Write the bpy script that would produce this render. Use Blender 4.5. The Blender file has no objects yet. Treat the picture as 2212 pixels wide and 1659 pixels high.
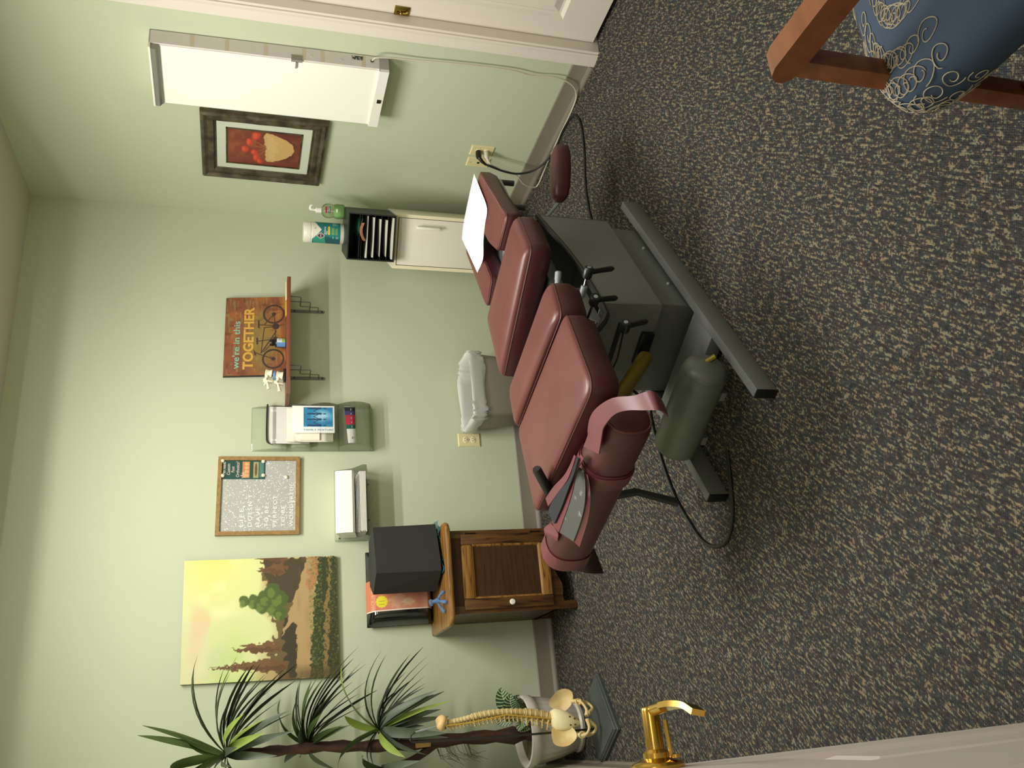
import bpy, bmesh, math, random
import numpy as np
from mathutils import Vector, Matrix
random.seed(7); np.random.seed(7)
C = bpy.context.scene.collection
sc = bpy.context.scene

# ------------------------------------------------------------------ camera
F_PX, CAM = 1822.95, Vector((-2.59547, -3.93597, 1.3569))
yaw, pit, rol = 0.396811, 0.291765, 0.0214877
Fd = Vector((math.sin(yaw)*math.cos(pit), math.cos(yaw)*math.cos(pit), -math.sin(pit)))
Rr = Vector((math.cos(yaw), -math.sin(yaw), 0)); Uu = Rr.cross(Fd)
R_ = Rr*math.cos(rol) + Uu*math.sin(rol); U_ = Uu*math.cos(rol) - Rr*math.sin(rol)
cd = bpy.data.cameras.new('camera'); cam = bpy.data.objects.new('camera', cd); C.objects.link(cam)
cd.sensor_fit = 'HORIZONTAL'; cd.sensor_width = 36.0; cd.lens = F_PX/2212*36; cd.clip_start = 0.02
X_, Y_, Z_ = -U_, R_, -Fd            # the phone was held sideways: the picture's top is the room's right
cam.matrix_world = Matrix(((X_.x, Y_.x, Z_.x, CAM.x), (X_.y, Y_.y, Z_.y, CAM.y), (X_.z, Y_.z, Z_.z, CAM.z), (0, 0, 0, 1)))
sc.camera = cam

# ------------------------------------------------------------------ world, lights, exposure
w = bpy.data.worlds.new('world'); sc.world = w; w.use_nodes = True
w.node_tree.nodes['Background'].inputs[0].default_value = (0.9, 0.95, 1.0, 1)
w.node_tree.nodes['Background'].inputs[1].default_value = 0.05
FIX = [(-1.60, -1.32, 1.38), (-1.60, -2.75, 0.66)]       # two recessed ceiling fixtures, each with two tubes along x
for fx, fy, k in FIX:
    for dy in (-0.15, 0.15):
        ld = bpy.data.lights.new('tube_light', 'AREA'); ld.shape = 'RECTANGLE'; ld.size = 1.16; ld.size_y = 0.05
        ld.energy = 19.0*k; ld.color = (1.0, 0.975, 0.92)
        lo = bpy.data.objects.new('tube_light', ld); C.objects.link(lo); lo.location = (fx, fy+dy, 2.472)
ld = bpy.data.lights.new('hall_light', 'AREA'); ld.shape = 'RECTANGLE'; ld.size = 1.1; ld.size_y = 0.5
ld.energy = 14.0; ld.color = (1.0, 0.86, 0.78)
lo = bpy.data.objects.new('hall_light', ld); C.objects.link(lo); lo.location = (-2.0, -4.75, 2.40)
sc.view_settings.view_transform = 'Standard'; sc.view_settings.look = 'None'
sc.cycles.transparent_max_bounces = 40
sc.view_settings.exposure = 0.0; sc.view_settings.gamma = 1.0; sc.view_settings.use_curve_mapping = False

# ------------------------------------------------------------------ helpers
def lin(c):
    if isinstance(c, str):
        c = c.lstrip('#'); c = [int(c[i:i+2], 16)/255 for i in (0, 2, 4)]
    return tuple(x/12.92 if x <= .04045 else ((x+.055)/1.055)**2.4 for x in c[:3])
MATS = {}
def nd(nt, t, **kw):
    n = nt.nodes.new(t)
    for k, v in kw.items(): setattr(n, k, v)
    return n
def mat(name, col, rough=.5, metal=0., col2=None, nscale=8., nstretch=(1, 1, 1), bump=0., bscale=60., spec=.5, coat=0., detail=4., contrast=(.35, .65), bdist=.002):
    """Principled with an optional second colour mixed in by noise and an optional noise bump."""
    if name in MATS: return MATS[name]
    m = bpy.data.materials.new(name); m.use_nodes = True; nt = m.node_tree; p = nt.nodes['Principled BSDF']
    p.inputs['Base Color'].default_value = (*lin(col), 1); p.inputs['Roughness'].default_value = rough
    p.inputs['Metallic'].default_value = metal; p.inputs['Specular IOR Level'].default_value = spec
    p.inputs['Coat Weight'].default_value = coat
    if col2 or bump:
        tc = nd(nt, 'ShaderNodeTexCoord')
    if col2:
        mp = nd(nt, 'ShaderNodeMapping'); mp.inputs['Scale'].default_value = nstretch
        nz = nd(nt, 'ShaderNodeTexNoise'); nz.inputs['Scale'].default_value = nscale; nz.inputs['Detail'].default_value = detail
        rp = nd(nt, 'ShaderNodeValToRGB'); rp.color_ramp.elements[0].position, rp.color_ramp.elements[1].position = contrast
        rp.color_ramp.elements[0].color = (*lin(col), 1); rp.color_ramp.elements[1].color = (*lin(col2), 1)
        nt.links.new(tc.outputs['Object'], mp.inputs[0]); nt.links.new(mp.outputs[0], nz.inputs['Vector'])
        nt.links.new(nz.outputs[0], rp.inputs[0]); nt.links.new(rp.outputs[0], p.inputs['Base Color'])
    if bump:
        n2 = nd(nt, 'ShaderNodeTexNoise'); n2.inputs['Scale'].default_value = bscale; n2.inputs['Detail'].default_value = 3
        bp = nd(nt, 'ShaderNodeBump'); bp.inputs['Strength'].default_value = bump; bp.inputs['Distance'].default_value = bdist
        nt.links.new(tc.outputs['Object'], n2.inputs['Vector']); nt.links.new(n2.outputs[0], bp.inputs['Height'])
        nt.links.new(bp.outputs[0], p.inputs['Normal'])
    MATS[name] = m; return m
def mat_art():
    if 'art' in MATS: return MATS['art']
    m = bpy.data.materials.new('art'); m.use_nodes = True; nt = m.node_tree; p = nt.nodes['Principled BSDF']
    a = nd(nt, 'ShaderNodeAttribute', attribute_name='Col'); p.inputs['Roughness'].default_value = .55
    nt.links.new(a.outputs['Color'], p.inputs['Base Color']); MATS['art'] = m; return m
def mat_clear(name, tint='#fcfdfb', refl=.03, rough=.03):
    if name in MATS: return MATS[name]
    m = bpy.data.materials.new(name); m.use_nodes = True; nt = m.node_tree; nt.nodes.clear()
    o = nd(nt, 'ShaderNodeOutputMaterial'); mx = nd(nt, 'ShaderNodeMixShader'); t = nd(nt, 'ShaderNodeBsdfTransparent')
    g = nd(nt, 'ShaderNodeBsdfGlossy'); g.inputs['Roughness'].default_value = rough; t.inputs[0].default_value = (*lin(tint), 1)
    lw = nd(nt, 'ShaderNodeLayerWeight'); lw.inputs[0].default_value = .25
    ml = nd(nt, 'ShaderNodeMath', operation='MULTIPLY_ADD'); ml.inputs[1].default_value = .7; ml.inputs[2].default_value = refl*.5
    nt.links.new(lw.outputs['Fresnel'], ml.inputs[0]); nt.links.new(ml.outputs[0], mx.inputs[0])
    nt.links.new(t.outputs[0], mx.inputs[1]); nt.links.new(g.outputs[0], mx.inputs[2]); nt.links.new(mx.outputs[0], o.inputs[0])
    MATS[name] = m; return m

class MB:
    """collects geometry in room coordinates; build() links it as ONE mesh object"""
    def __init__(s): s.v = []; s.f = []; s.mi = []; s.m = 0
    def add(s, vs, fs):
        o = len(s.v); s.v += [tuple(map(float, p)) for p in vs]; s.f += [tuple(i+o for i in f) for f in fs]; s.mi += [s.m]*len(fs); return s
    def box(s, x0, x1, y0, y1, z0, z1, fr=None):
        P = [(x0, y0, z0), (x1, y0, z0), (x1, y1, z0), (x0, y1, z0), (x0, y0, z1), (x1, y0, z1), (x1, y1, z1), (x0, y1, z1)]
        if fr: P = [fr(*p) for p in P]
        return s.add(P, [(0, 3, 2, 1), (4, 5, 6, 7), (0, 1, 5, 4), (1, 2, 6, 5), (2, 3, 7, 6), (3, 0, 4, 7)])
    def rbox(s, x0, x1, y0, y1, z0, z1, r=.004, seg=2, fr=None):
        bm = bmesh.new(); bmesh.ops.create_cube(bm, size=1)
        for v in bm.verts: v.co = Vector((x0+(v.co.x+.5)*(x1-x0), y0+(v.co.y+.5)*(y1-y0), z0+(v.co.z+.5)*(z1-z0)))
        bmesh.ops.bevel(bm, geom=list(bm.edges), offset=r, segments=seg, profile=.5, affect='EDGES')
        bm.verts.index_update(); P = [tuple(v.co) for v in bm.verts]
        if fr: P = [fr(*p) for p in P]
        s.add(P, [tuple(v.index for v in f.verts) for f in bm.faces]); bm.free(); return s
    def tube(s, path, r, n=8, caps=True):
        path = [Vector(p) for p in path]; k = len(path); rs = r if isinstance(r, (list, tuple)) else [r]*k
        vs = []; fs = []; up = None
        for i, p in enumerate(path):
            t = (path[min(i+1, k-1)] - path[max(i-1, 0)]).normalized()
            if up is None:
                a = Vector((0, 0, 1)) if abs(t.z) < .9 else Vector((1, 0, 0)); up = (a - t*a.dot(t)).normalized()
            else:
                up = up - t*up.dot(t); up = up.normalized() if up.length > 1e-6 else t.orthogonal().normalized()
            sd = t.cross(up)
            for j in range(n):
                a = 2*math.pi*j/n; vs.append(p + (up*math.cos(a) + sd*math.sin(a))*rs[i])
        for i in range(k-1):
            for j in range(n): fs.append((i*n+j, i*n+(j+1) % n, (i+1)*n+(j+1) % n, (i+1)*n+j))
        if caps: fs.append(tuple(range(n))[::-1]); fs.append(tuple((k-1)*n+j for j in range(n)))
        return s.add(vs, fs)
    def lathe(s, prof, o=(0, 0, 0), ax=(0, 0, 1), n=24, sx=1., sy=1., ref=None):
        """prof: (radius, height) pairs turned about ax"""
        ax = Vector(ax).normalized(); o = Vector(o)
        u = Vector(ref) if ref else (Vector((1, 0, 0)) if abs(ax.x) < .9 else Vector((0, 1, 0)))
        u = (u - ax*u.dot(ax)).normalized(); v = ax.cross(u); vs = []; fs = []
        for r, h in prof:
            for j in range(n):
                a = 2*math.pi*j/n; vs.append(o + ax*h + u*(r*sx*math.cos(a)) + v*(r*sy*math.sin(a)))
        for i in range(len(prof)-1):
            for j in range(n): fs.append((i*n+j, i*n+(j+1) % n, (i+1)*n+(j+1) % n, (i+1)*n+j))
        if prof[0][0] > 1e-5: fs.append(tuple(range(n))[::-1])
        if prof[-1][0] > 1e-5: fs.append(tuple((len(prof)-1)*n+j for j in range(n)))
        return s.add(vs, fs)
    def prism(s, poly, d0, d1, fr):
        """poly in (a, b), extruded from d0 to d1 along the third axis of fr(a, b, d)"""
        n = len(poly); vs = [fr(a, b, d0) for a, b in poly] + [fr(a, b, d1) for a, b in poly]
        return s.add(vs, [tuple(range(n))[::-1], tuple(range(n, 2*n))] + [(i, (i+1) % n, n+(i+1) % n, n+i) for i in range(n)])
    def ribbon(s, L, Rt, th=.003):
        """a strap between two edge lines, th thick"""
        L = [Vector(p) for p in L]; Rt = [Vector(p) for p in Rt]; k = len(L); vs = []; fs = []
        for i in range(k):
            t = (L[min(i+1, k-1)]+Rt[min(i+1, k-1)] - L[max(i-1, 0)]-Rt[max(i-1, 0)])
            nn = t.cross(Rt[i]-L[i]); nn = nn.normalized() if nn.length > 1e-9 else Vector((0, 0, 1))
            vs += [L[i]+nn*th/2, Rt[i]+nn*th/2, Rt[i]-nn*th/2, L[i]-nn*th/2]
        for i in range(k-1):
            a, b = i*4, i*4+4
            for j in range(4): fs.append((a+j, a+(j+1) % 4, b+(j+1) % 4, b+j))
        fs += [(0, 3, 2, 1), ((k-1)*4, (k-1)*4+1, (k-1)*4+2, (k-1)*4+3)]
        return s.add(vs, fs)
    def ball(s, c, r, n=12, sq=(1, 1, 1), M=None):
        vs = []; fs = []; m = n//2
        for i in range(m+1):
            for j in range(n):
                a = math.pi*i/m; b = 2*math.pi*j/n
                p = Vector((math.sin(a)*math.cos(b)*sq[0], math.sin(a)*math.sin(b)*sq[1], math.cos(a)*sq[2]))*r
                vs.append((M @ p if M else p) + Vector(c))
        for i in range(m):
            for j in range(n): fs.append((i*n+j, (i+1)*n+j, (i+1)*n+(j+1) % n, i*n+(j+1) % n))
        return s.add(vs, fs)
    def grid(s, fn, nu, nv):
        vs = [fn(i/nu, j/nv) for j in range(nv+1) for i in range(nu+1)]
        return s.add(vs, [(j*(nu+1)+i, j*(nu+1)+i+1, (j+1)*(nu+1)+i+1, (j+1)*(nu+1)+i) for j in range(nv) for i in range(nu)])
    def build(s, name, m, parent=None, smooth=True, ang=38, weld=False, sub=0):
        me = bpy.data.meshes.new(name)
        off = ROOT.get(parent.name, Vector()) if parent else Vector()
        me.from_pydata([(p[0]-off.x, p[1]-off.y, p[2]-off.z) for p in s.v], [], s.f)
        ms = m if isinstance(m, (list, tuple)) else [m]
        for q in ms: me.materials.append(q)
        if len(ms) > 1: me.polygons.foreach_set('material_index', s.mi)
        bm = bmesh.new(); bm.from_mesh(me)
        if weld: bmesh.ops.remove_doubles(bm, verts=bm.verts, dist=1e-5)
        bmesh.ops.recalc_face_normals(bm, faces=bm.faces); bm.to_mesh(me); bm.free()
        if smooth:
            me.polygons.foreach_set('use_smooth', [True]*len(me.polygons)); me.set_sharp_from_angle(angle=math.radians(ang))
        o = bpy.data.objects.new(name, me); C.objects.link(o)
        if parent: o.parent = parent
        ROOT[o.name] = off
        if sub:
            md = o.modifiers.new('sub', 'SUBSURF'); md.levels = md.render_levels = sub
        return o
ROOT = {}
def thing(name, loc, label, cat, group=None):
    o = bpy.data.objects.new(name, None); C.objects.link(o); o.location = loc; o.empty_display_size = .05
    ROOT[o.name] = Vector(loc); o['label'] = label; o['category'] = cat
    if group: o['group'] = group
    return o
def tag(o, label, cat, group=None):
    """a thing that is one mesh: same properties, origin at its own base"""
    o['label'] = label; o['category'] = cat
    if group: o['group'] = group
    return o
def struct(o): o['kind'] = 'structure'; return o
def frame(o, ex, ey, ez):
    o, ex, ey, ez = Vector(o), Vector(ex), Vector(ey), Vector(ez)
    return lambda a, b, c: o + ex*a + ey*b + ez*c
def text(name, s, o, right, up, size, m, parent, width=None, align='LEFT', th=.0006, shear=0., space=1., bold=0.):
    cu = bpy.data.curves.new('t', 'FONT'); cu.body = s; cu.size = 1; cu.align_x = align; cu.extrude = 0; cu.resolution_u = 3
    cu.shear = shear; cu.space_character = space; cu.offset = bold
    to = bpy.data.objects.new('t', cu); C.objects.link(to)
    me = bpy.data.meshes.new_from_object(to.evaluated_get(bpy.context.evaluated_depsgraph_get()))
    bpy.data.objects.remove(to); bpy.data.curves.remove(cu)
    vs = np.array([v.co[:] for v in me.vertices]) if len(me.vertices) else np.zeros((1, 3))
    fs = [tuple(p.vertices) for p in me.polygons]; bpy.data.meshes.remove(me)
    right, up, o = Vector(right).normalized(), Vector(up).normalized(), Vector(o); nn = right.cross(up)
    sx = size
    if width: sx = width/max(1e-6, vs[:, 0].max()-vs[:, 0].min())
    b = MB(); b.add([o + right*(x*sx) + up*(y*size) + nn*th for x, y, z in vs], fs)
    return b.build(name, m, parent, smooth=False)

# -- flat print: a colour raster computed here and laid on a fine mesh
def vnoise(h, w, cells, seed):
    r = np.random.RandomState(seed); g = r.rand(cells[0]+2, cells[1]+2)
    y = np.linspace(0, cells[0], h); x = np.linspace(0, cells[1], w); yi = y.astype(int); xi = x.astype(int)
    fy = (y-yi)[:, None]; fx = (x-xi)[None]; fy = fy*fy*(3-2*fy); fx = fx*fx*(3-2*fx)
    a = g[yi][:, xi]; b = g[yi][:, xi+1]; c = g[yi+1][:, xi]; d = g[yi+1][:, xi+1]
    return (a*(1-fx)+b*fx)*(1-fy) + (c*(1-fx)+d*fx)*fy
def hx(c): c = c.lstrip('#'); return np.array([int(c[i:i+2], 16)/255 for i in (0, 2, 4)])
class Art:
    def __init__(s, w, h, col):
        s.w, s.h = w, h; s.a = np.ones((h, w, 3))*hx(col)
        s.U, s.V = np.meshgrid(np.linspace(0, 1, w), np.linspace(0, 1, h))
    def n(s, c, seed): return vnoise(s.h, s.w, c if isinstance(c, tuple) else (c, c), seed)
    def mix(s, m, col):
        col = hx(col) if isinstance(col, str) else col
        s.a = s.a*(1-m[..., None]) + col*m[..., None]; return s
    def poly(s, P, col, rag=0., seed=1, k=1., c=30):
        U = s.U + (s.n(c, seed)-.5)*rag; V = s.V + (s.n(c, seed+1)-.5)*rag
        ins = np.zeros_like(U, bool); n = len(P)
        for i in range(n):
            (x0, y0), (x1, y1) = P[i], P[(i+1) % n]
            if y0 == y1: continue
            ins ^= ((y0 > V) != (y1 > V)) & (U < (x1-x0)*(V-y0)/(y1-y0)+x0)
        return s.mix(ins*k, col)
    def blob(s, cx, cy, rx, ry, col, rag=0., seed=1, k=1., soft=.15, c=20):
        d = ((s.U-cx)/rx)**2 + ((s.V-cy)/ry)**2 + (s.n(c, seed)-.5)*rag
        return s.mix(np.clip((1-d)/soft, 0, 1)*k, col)
    def line(s, p, q, wd, col, asp=1.):
        px, py = s.U-p[0], (s.V-p[1])*asp; qx, qy = q[0]-p[0], (q[1]-p[1])*asp
        t = np.clip((px*qx+py*qy)/(qx*qx+qy*qy+1e-9), 0, 1); d = np.hypot(px-t*qx, py-t*qy)
        return s.mix(np.clip((wd-d)/wd*2.5, 0, 1), col)
    def ring(s, cx, cy, r, wd, col, asp=1.):
        d = abs(np.hypot(s.U-cx, (s.V-cy)*asp)-r); return s.mix(np.clip((wd-d)/wd*2.5, 0, 1), col)
    def build(s, name, P, parent, m=None):
        """P: corner points top-left, top-right, bottom-right, bottom-left, or a function (u, v) -> point"""
        b = MB(); off = ROOT[parent.name]
        if callable(P): vs = [P(i/(s.w-1), j/(s.h-1)) for j in range(s.h) for i in range(s.w)]
        else:
            tl, tr, br, bl = [np.array(p, float) for p in P]; U = s.U[..., None]; V = s.V[..., None]
            vs = ((tl*(1-U)+tr*U)*(1-V) + (bl*(1-U)+br*U)*V).reshape(-1, 3).tolist()
        me = bpy.data.meshes.new(name); W = s.w
        me.from_pydata([(p[0]-off.x, p[1]-off.y, p[2]-off.z) for p in vs], [], [(j*W+i, (j+1)*W+i, (j+1)*W+i+1, j*W+i+1) for j in range(s.h-1) for i in range(W-1)])
        at = me.color_attributes.new('Col', 'FLOAT_COLOR', 'POINT'); a = np.clip(s.a, 0, 1); a = np.where(a <= .04045, a/12.92, ((a+.055)/1.055)**2.4)
        at.data.foreach_set('color', np.concatenate([a.reshape(-1, 3), np.ones((s.w*s.h, 1))], 1).astype(np.float32).ravel())
        me.materials.append(m or mat_art()); o = bpy.data.objects.new(name, me); C.objects.link(o); o.parent = parent; ROOT[o.name] = off; return o
def bez(P, n=12):
    """Catmull-Rom through P"""
    P = [Vector(p) for p in P]; Q = [P[0]*2-P[1]] + P + [P[-1]*2-P[-2]]; out = []
    for i in range(1, len(Q)-2):
        for k in range(n):
            t = k/n; a, b, c, d = Q[i-1], Q[i], Q[i+1], Q[i+2]
            out.append(.5*((2*b)+(c-a)*t+(2*a-5*b+4*c-d)*t*t+(3*b-a-3*c+d)*t**3))
    out.append(P[-1]); return out

# ------------------------------------------------------------------ materials
def mat_wall():
    m = mat('wall_paint', '#c6ccb0', .62, bump=.10, bscale=160, bdist=.001, spec=.3); return m
def mat_carpet():
    m = bpy.data.materials.new('carpet'); m.use_nodes = True; nt = m.node_tree; p = nt.nodes['Principled BSDF']; L = nt.links.new
    tc = nd(nt, 'ShaderNodeTexCoord'); mp = nd(nt, 'ShaderNodeMapping'); mp.inputs['Rotation'].default_value = (0, 0, math.radians(-58)); mp.inputs['Scale'].default_value = (.85, 1.15, 1)
    L(tc.outputs['Object'], mp.inputs[0])
    vo = nd(nt, 'ShaderNodeTexVoronoi', voronoi_dimensions='2D'); vo.inputs['Scale'].default_value = 230; vo.inputs['Randomness'].default_value = .45; L(mp.outputs[0], vo.inputs['Vector'])
    sp = nd(nt, 'ShaderNodeSeparateColor'); L(vo.outputs['Color'], sp.inputs[0])
    m2 = nd(nt, 'ShaderNodeMapping'); m2.inputs['Scale'].default_value = (34, 150, 1); L(mp.outputs[0], m2.inputs[0])
    nz = nd(nt, 'ShaderNodeTexNoise', noise_dimensions='2D'); nz.inputs['Scale'].default_value = 1; nz.inputs['Detail'].default_value = 1; L(m2.outputs[0], nz.inputs['Vector'])
    ad = nd(nt, 'ShaderNodeMath', operation='MULTIPLY_ADD'); L(sp.outputs[0], ad.inputs[0]); ad.inputs[1].default_value = .46; L(nz.outputs[0], ad.inputs[2])
    cr = nd(nt, 'ShaderNodeValToRGB'); e = cr.color_ramp; e.elements[0].position = .40; e.elements[0].color = (*lin(CARP[0]), 1)
    e.elements[1].position = 1.0; e.elements[1].color = (*lin(CARP[4]), 1)
    for pos, c in ((.58, CARP[1]), (.72, CARP[2]), (.82, CARP[2]), (.885, CARP[3])): x = e.elements.new(pos); x.color = (*lin(c), 1)
    L(ad.outputs[0], cr.inputs[0])
    n3 = nd(nt, 'ShaderNodeTexNoise', noise_dimensions='2D'); n3.inputs['Scale'].default_value = 42; L(mp.outputs[0], n3.inputs['Vector'])
    c3 = nd(nt, 'ShaderNodeValToRGB'); c3.color_ramp.elements[0].position = .40; c3.color_ramp.elements[0].color = (*lin('#ece2e2'), 1); c3.color_ramp.elements[1].position = .62; c3.color_ramp.elements[1].color = (*lin('#dce8ee'), 1); L(n3.outputs[0], c3.inputs[0])
    mu = nd(nt, 'ShaderNodeMix', data_type='RGBA', blend_type='MULTIPLY'); mu.inputs[0].default_value = 1; L(cr.outputs[0], mu.inputs[6]); L(c3.outputs[0], mu.inputs[7])
    L(mu.outputs[2], p.inputs['Base Color']); p.inputs['Roughness'].default_value = .95; p.inputs['Specular IOR Level'].default_value = .1
    iv = nd(nt, 'ShaderNodeMath', operation='SUBTRACT'); iv.inputs[0].default_value = 1; L(vo.outputs['Distance'], iv.inputs[1])
    bp = nd(nt, 'ShaderNodeBump'); bp.inputs['Strength'].default_value = .95; bp.inputs['Distance'].default_value = .005; L(iv.outputs[0], bp.inputs['Height']); L(bp.outputs[0], p.inputs['Normal'])
    return m
CARP = ('#413f3e', '#4b4a49', '#545251', '#7a715f', '#a5987a')
def mat_wood(name, c1, c2, scale=(2, 2, 24), rough=.38, c3=None, dens=9.):
    if name in MATS: return MATS[name]
    m = bpy.data.materials.new(name); m.use_nodes = True; nt = m.node_tree; p = nt.nodes['Principled BSDF']; L = nt.links.new
    tc = nd(nt, 'ShaderNodeTexCoord'); mp = nd(nt, 'ShaderNodeMapping'); mp.inputs['Scale'].default_value = scale; L(tc.outputs['Object'], mp.inputs[0])
    nz = nd(nt, 'ShaderNodeTexNoise'); nz.inputs['Scale'].default_value = dens; nz.inputs['Detail'].default_value = 6; nz.inputs['Distortion'].default_value = .6; L(mp.outputs[0], nz.inputs['Vector'])
    cr = nd(nt, 'ShaderNodeValToRGB'); e = cr.color_ramp; e.elements[0].position = .34; e.elements[0].color = (*lin(c2), 1); e.elements[1].position = .62; e.elements[1].color = (*lin(c1), 1)
    if c3: x = e.elements.new(.42); x.color = (*lin(c3), 1)
    L(nz.outputs[0], cr.inputs[0]); L(cr.outputs[0], p.inputs['Base Color']); p.inputs['Roughness'].default_value = rough
    bp = nd(nt, 'ShaderNodeBump'); bp.inputs['Strength'].default_value = .12; bp.inputs['Distance'].default_value = .001; L(nz.outputs[0], bp.inputs['Height']); L(bp.outputs[0], p.inputs['Normal'])
    MATS[name] = m; return m
WALL = mat_wall()
WHITE = mat('white_paint', '#e6dcd0', .38)
CEIL = mat('ceiling_texture', '#c9c4b6', .9, bump=.6, bscale=90, bdist=.006)
BASE = mat('baseboard_paint', '#857c70', .5)
BRASS = mat('brass', '#c9a24e', .22, 1.0)
BRASSD = mat('aged_brass', '#a08a48', .3, 1.0)
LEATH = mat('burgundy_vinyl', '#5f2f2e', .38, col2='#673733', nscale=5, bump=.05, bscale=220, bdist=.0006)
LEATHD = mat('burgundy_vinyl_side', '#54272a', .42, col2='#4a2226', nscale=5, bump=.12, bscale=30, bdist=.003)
SEAM = mat('seam_thread', '#4c1f1f', .5)
STRAP = mat('strap_vinyl', '#6c343c', .4, col2='#642f34', nscale=12)
STEEL = mat('grey_enamel', '#6f7170', .45, bump=.03, bscale=300, bdist=.0005)
STEELL = mat('light_grey_enamel', '#94999c', .4)
TANKM = mat('tank_enamel', '#6c7166', .42, col2='#5d6158', nscale=9)
BLACK = mat('black_plastic', '#141414', .35)
RUBBER = mat('black_rubber', '#191a19', .5)
CHROME = mat('chrome', '#d4d4d0', .18, 1.0)
DARKST = mat('dark_frame', '#3c3f3e', .5)
IVORY = mat('ivory_plastic', '#e4d8a6', .35)
PAPER = mat('white_paper', '#f4f2ea', .7)
CLEAR = mat_clear('clear_acrylic')
CREAM = mat('cream_laminate', '#e6e0cd', .45)
CREAME = mat('cream_edge', '#efe5c2', .45)
BONE = mat('bone_plastic', '#e4cf98', .5, col2='#d0b070', nscale=14)
BONEW = mat('white_bone_plastic', '#f2ecd2', .45)
OAK = mat_wood('oak', '#64421f', '#30190c', (22, 22, 2.2), .36, '#50331a', 3.2)
OAKH = mat_wood('oak_top', '#9a7038', '#4a2c12', (2.2, 30, 30), .33, '#7c5426', 3.2)
OAKD = mat_wood('oak_panel', '#452c15', '#38220d', (2.2, 22, 26), .45, None, 4.)
CHAIRW = mat_wood('chair_wood', '#7c4826', '#6a3b1e', (3, 16, 16), .35, None, 2.)

# ================================================================== THE ROOM
XL, YF, H = -2.79, -3.60, 2.44
struct(MB().box(XL-.1, .12, -5.4, .1, -.05, 0).build('floor', mat_carpet(), smooth=False))
struct(MB().box(XL-.1, .1, 0, .1, 0, 2.6).build('wall_back', WALL, smooth=False))
D0, D1, DT = -1.393, -2.215, 2.05           # door opening in the right wall
struct(MB().box(0, .1, D0, 0, 0, 2.6).box(0, .1, YF-.12, D1, 0, 2.6).box(0, .1, D1, D0, DT, 2.6).build('wall_right', WALL, smooth=False))
struct(MB().box(XL-.1, XL, YF-.12, 0, 0, 2.6).build('wall_left', WALL, smooth=False))
struct(MB().box(XL-.1, -2.72, YF-.12, YF, 0, 2.6).box(-1.90, .1, YF-.12, YF, 0, 2.6).box(-2.72, -1.90, YF-.12, YF, DT, 2.6).build('wall_front', WALL, smooth=False))
struct(MB().box(-3.6, .1, -5.5, -5.4, 0, 2.6).box(-3.6, -3.5, -5.4, YF-.12, 0, 2.6).box(0, .1, -5.4, YF-.12, 0, 2.6).box(-3.5, XL-.1, YF-.22, YF-.12, 0, 2.6).build('wall_hallway', WALL, smooth=False))
cb = MB()                                      # ceiling with two openings for the fixtures
xs = [-3.6, -2.20, -1.0, .1]; ys = [-5.5, -3.05, -2.45, -1.62, -1.02, .1]
for i in range(3):
    for j in range(5):
        if i == 1 and j in (1, 3): continue
        cb.box(xs[i], xs[i+1], ys[j], ys[j+1], H, H+.02)
ceil_o = struct(cb.build('ceiling', CEIL, smooth=False))
ROOT[ceil_o.name] = Vector()
HOUS = mat('fixture_white', '#f2f0e6', .5)
for fx, fy, k in FIX:
    b = MB(); x0, x1, y0, y1 = fx-.6, fx+.6, fy-.3, fy+.3
    b.box(x0-.02, x1+.02, y0-.02, y1+.02, H+.09, H+.10); b.box(x0-.02, x0, y0, y1, H+.02, H+.09); b.box(x1, x1+.02, y0, y1, H+.02, H+.09)
    b.box(x0, x1, y0-.02, y0, H+.02, H+.09); b.box(x0, x1, y1, y1+.02, H+.02, H+.09)
    b.build('light_housing', HOUS, ceil_o, smooth=False)

def baseboard(name, p0, p1, nrm):
    p0, p1, nrm = Vector(p0), Vector(p1), Vector(nrm); d = p1-p0
    prof = [(0, 0), (.017, 0), (.017, .007), (.014, .014), (.009, .020), (.007, .026), (.007, .088), (.004, .092), (0, .092)]
    b = MB(); b.prism([(a, z) for a, z in prof], 0, 1, lambda a, z, t: p0 + d*t + nrm*a + Vector((0, 0, z)))
    return struct(b.build(name, BASE, ang=20))
baseboard('baseboard_back', (XL, 0, 0), (0, 0, 0), (0, -1, 0))
baseboard('baseboard_right', (0, 0, 0), (0, -1.329, 0), (-1, 0, 0))
baseboard('baseboard_left', (XL, 0, 0), (XL, YF, 0), (1, 0, 0))
baseboard('baseboard_front', (-1.83, YF, 0), (0, YF, 0), (0, 1, 0))

# right doorway: casing, jamb, closed panel door
def casing_prof(): return [(0, 0), (.064, 0), (.064, .010), (.058, .016), (.040, .017), (.022, .013), (.014, .013), (.008, .008), (0, .007)]
cs = MB()
for s, y0 in ((1, D0), (-1, D1)):
    cs.prism(casing_prof(), 0, DT+.064, lambda a, n, z, s=s, y0=y0: Vector((-n, y0+s*a, z)))
cs.prism(casing_prof(), D1, D0, lambda a, n, y: Vector((-n, y, DT+a)))
t1 = struct(cs.build('trim_1', WHITE, ang=25)); ROOT['trim_1'] = Vector()
j = MB().box(0, .1, D0-.012, D0, 0, DT).box(0, .1, D1, D1+.012, 0, DT).box(0, .1, D1, D0, DT-.012, DT)
j.box(.088, .1, D0-.03, D0-.012, 0, DT); j.build('jamb', WHITE, t1, smooth=False)

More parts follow.
